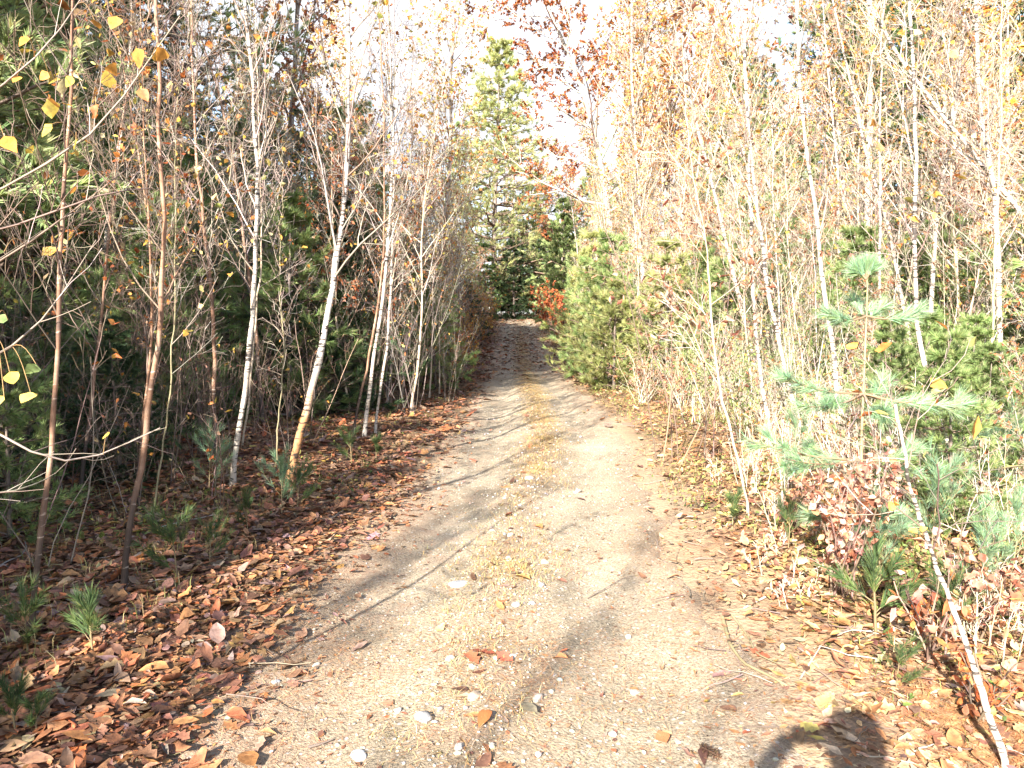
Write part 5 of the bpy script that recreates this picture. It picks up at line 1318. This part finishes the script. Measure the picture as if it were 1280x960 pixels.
# ------------------------------------------------------------------ the photographer: only the shadow falls into the picture
def skinned(name, chains, mat, parent, sub=2):
    bm = bmesh.new(); lay = bm.verts.layers.skin.verify(); root = True
    cache = {}
    for ch in chains:
        prev = None
        for (p, r) in ch:
            key = tuple(round(c, 4) for c in p)
            v = cache.get(key)
            if v is None:
                v = bm.verts.new(p); cache[key] = v; v[lay].radius = (r, r)
                v[lay].use_root = root; root = False
            if prev is not None and prev is not v and bm.edges.get((prev, v)) is None: bm.edges.new((prev, v))
            prev = v
    me = bpy.data.meshes.new(name); bm.to_mesh(me); bm.free(); me.materials.append(mat)
    o = obj(name, me, parent)
    s = o.modifiers.new("skin", "SKIN"); s.use_smooth_shade = True
    m = o.modifiers.new("sub", "SUBSURF"); m.levels = sub; m.render_levels = sub
    return o

def photographer():
    M_skin, M_jk, M_tr, M_hr, M_cam = plain_mat("skin", (.45, .27, .19), .5), plain_mat("jacket_cloth", (.05, .07, .12), .85), plain_mat("trouser_cloth", (.09, .09, .10), .9), plain_mat("brown_hair", (.06, .035, .02), .6), plain_mat("camera_plastic", (.03, .03, .03), .4)
    gx_, gy_ = .03, -.36
    gz = float(Z(gx_, gy_))
    root = empty("person", (gx_, gy_, gz)); root.scale = (1.03,) * 3
    tag(root, "person in dark jacket raising a small camera, whose shadow falls at bottom right", "person")
    S = (.0, .0)
    head = [((0, .02, 1.44), .055), ((0, .045, 1.53), .075), ((0, .05, 1.60), .095), ((0, .045, 1.68), .098), ((0, .03, 1.75), .075)]
    pel, chest, neck = ((0, 0, .95), .16), ((0, .0, 1.25), .17), ((0, .01, 1.40), .075)
    body = skinned("body", [[pel, ((0, 0, 1.1), .145), chest, neck] + head, [((0, .14, 1.615), .02), ((0, .05, 1.60), .095)][::-1],
        [chest, ((-.19, .0, 1.36), .062), ((-.40, .10, 1.22), .048), ((-.16, .30, 1.45), .033), ((-.10, .33, 1.49), .036)],
        [chest, ((.19, .0, 1.36), .062), ((.36, .14, 1.20), .048), ((.12, .30, 1.43), .033), ((.06, .33, 1.48), .036)],
        [pel, ((-.10, 0, .88), .095), ((-.12, .03, .48), .06), ((-.13, 0, .10), .042), ((-.14, .13, .035), .035)],
        [pel, ((.10, 0, .88), .095), ((.12, .03, .48), .06), ((.13, 0, .10), .042), ((.14, .13, .035), .035)]], M_skin, root)
    skinned("jacket", [[((0, 0, .88), .185), ((0, 0, 1.1), .172), ((0, 0, 1.25), .19), ((0, .01, 1.385), .095)],
        [((0, 0, 1.25), .19), ((-.19, .0, 1.36), .08), ((-.40, .10, 1.22), .064), ((-.20, .26, 1.41), .046)],
        [((0, 0, 1.25), .19), ((.19, .0, 1.36), .08), ((.36, .14, 1.20), .064), ((.16, .26, 1.39), .046)]], M_jk, root)
    skinned("trousers", [[((0, 0, .93), .17), ((-.10, 0, .86), .108), ((-.12, .03, .48), .075), ((-.13, 0, .12), .06)], [((0, 0, .93), .17), ((.10, 0, .86), .108), ((.12, .03, .48), .075), ((.13, 0, .12), .06)]], M_tr, root)
    skinned("hair", [[((0, -.03, 1.55), .08), ((0, .0, 1.66), .105), ((0, .03, 1.73), .098), ((0, .05, 1.77), .06)]], M_hr, root)
    for sx, w0, tip in ((-1, (-.10, .33, 1.49), (-.055, .335, 1.515)), (1, (.06, .33, 1.48), (.035, .335, 1.50))):
        ch = []
        for k in range(4):
            z = .03 - .018 * k
            ch.append([(w0, .02), ((w0[0] - sx * .012, w0[1] + .012, w0[2] + z), .010), ((w0[0] - sx * .035, w0[1] + .022, w0[2] + z * .9), .009), ((w0[0] - sx * (.055 - .004 * k), w0[1] + .018, w0[2] + z * .8), .0075)])
        ch.append([(w0, .02), ((w0[0] - sx * .015, w0[1] - .02, w0[2] + .01), .011), ((w0[0] - sx * .04, w0[1] - .022, w0[2] + .02), .009)])
        skinned("hand", ch, M_skin, root, 1)
    cr = empty("compact_camera", (.0, -.035, CAM_H - .012)); tag(cr, "small dark camera held up by the person casting the shadow", "camera")
    def box(nm, c, s, bev, par, mat):
        bm = bmesh.new(); bmesh.ops.create_cube(bm, size=1, matrix=__import__("mathutils").Matrix.Diagonal((*s, 1))); bmesh.ops.bevel(bm, geom=bm.edges[:], offset=bev, segments=2, affect="EDGES")
        bmesh.ops.translate(bm, verts=bm.verts, vec=c); me = bpy.data.meshes.new(nm); bm.to_mesh(me); bm.free(); me.materials.append(mat); return obj(nm, me, par)
    box("body", (0, 0, 0), (.105, .024, .062), .006, cr, M_cam)
    mb = MB(); tubes(mb, np.array([[(0, .012, .012), (0, .018, .012), (0, .026, .012), (0, .0262, .012)]]), np.array([[.024, .024, .021, .001]]), 24, (.03, .03, .03)); obj("lens", mb.mesh("lens", M_cam), cr)
photographer()
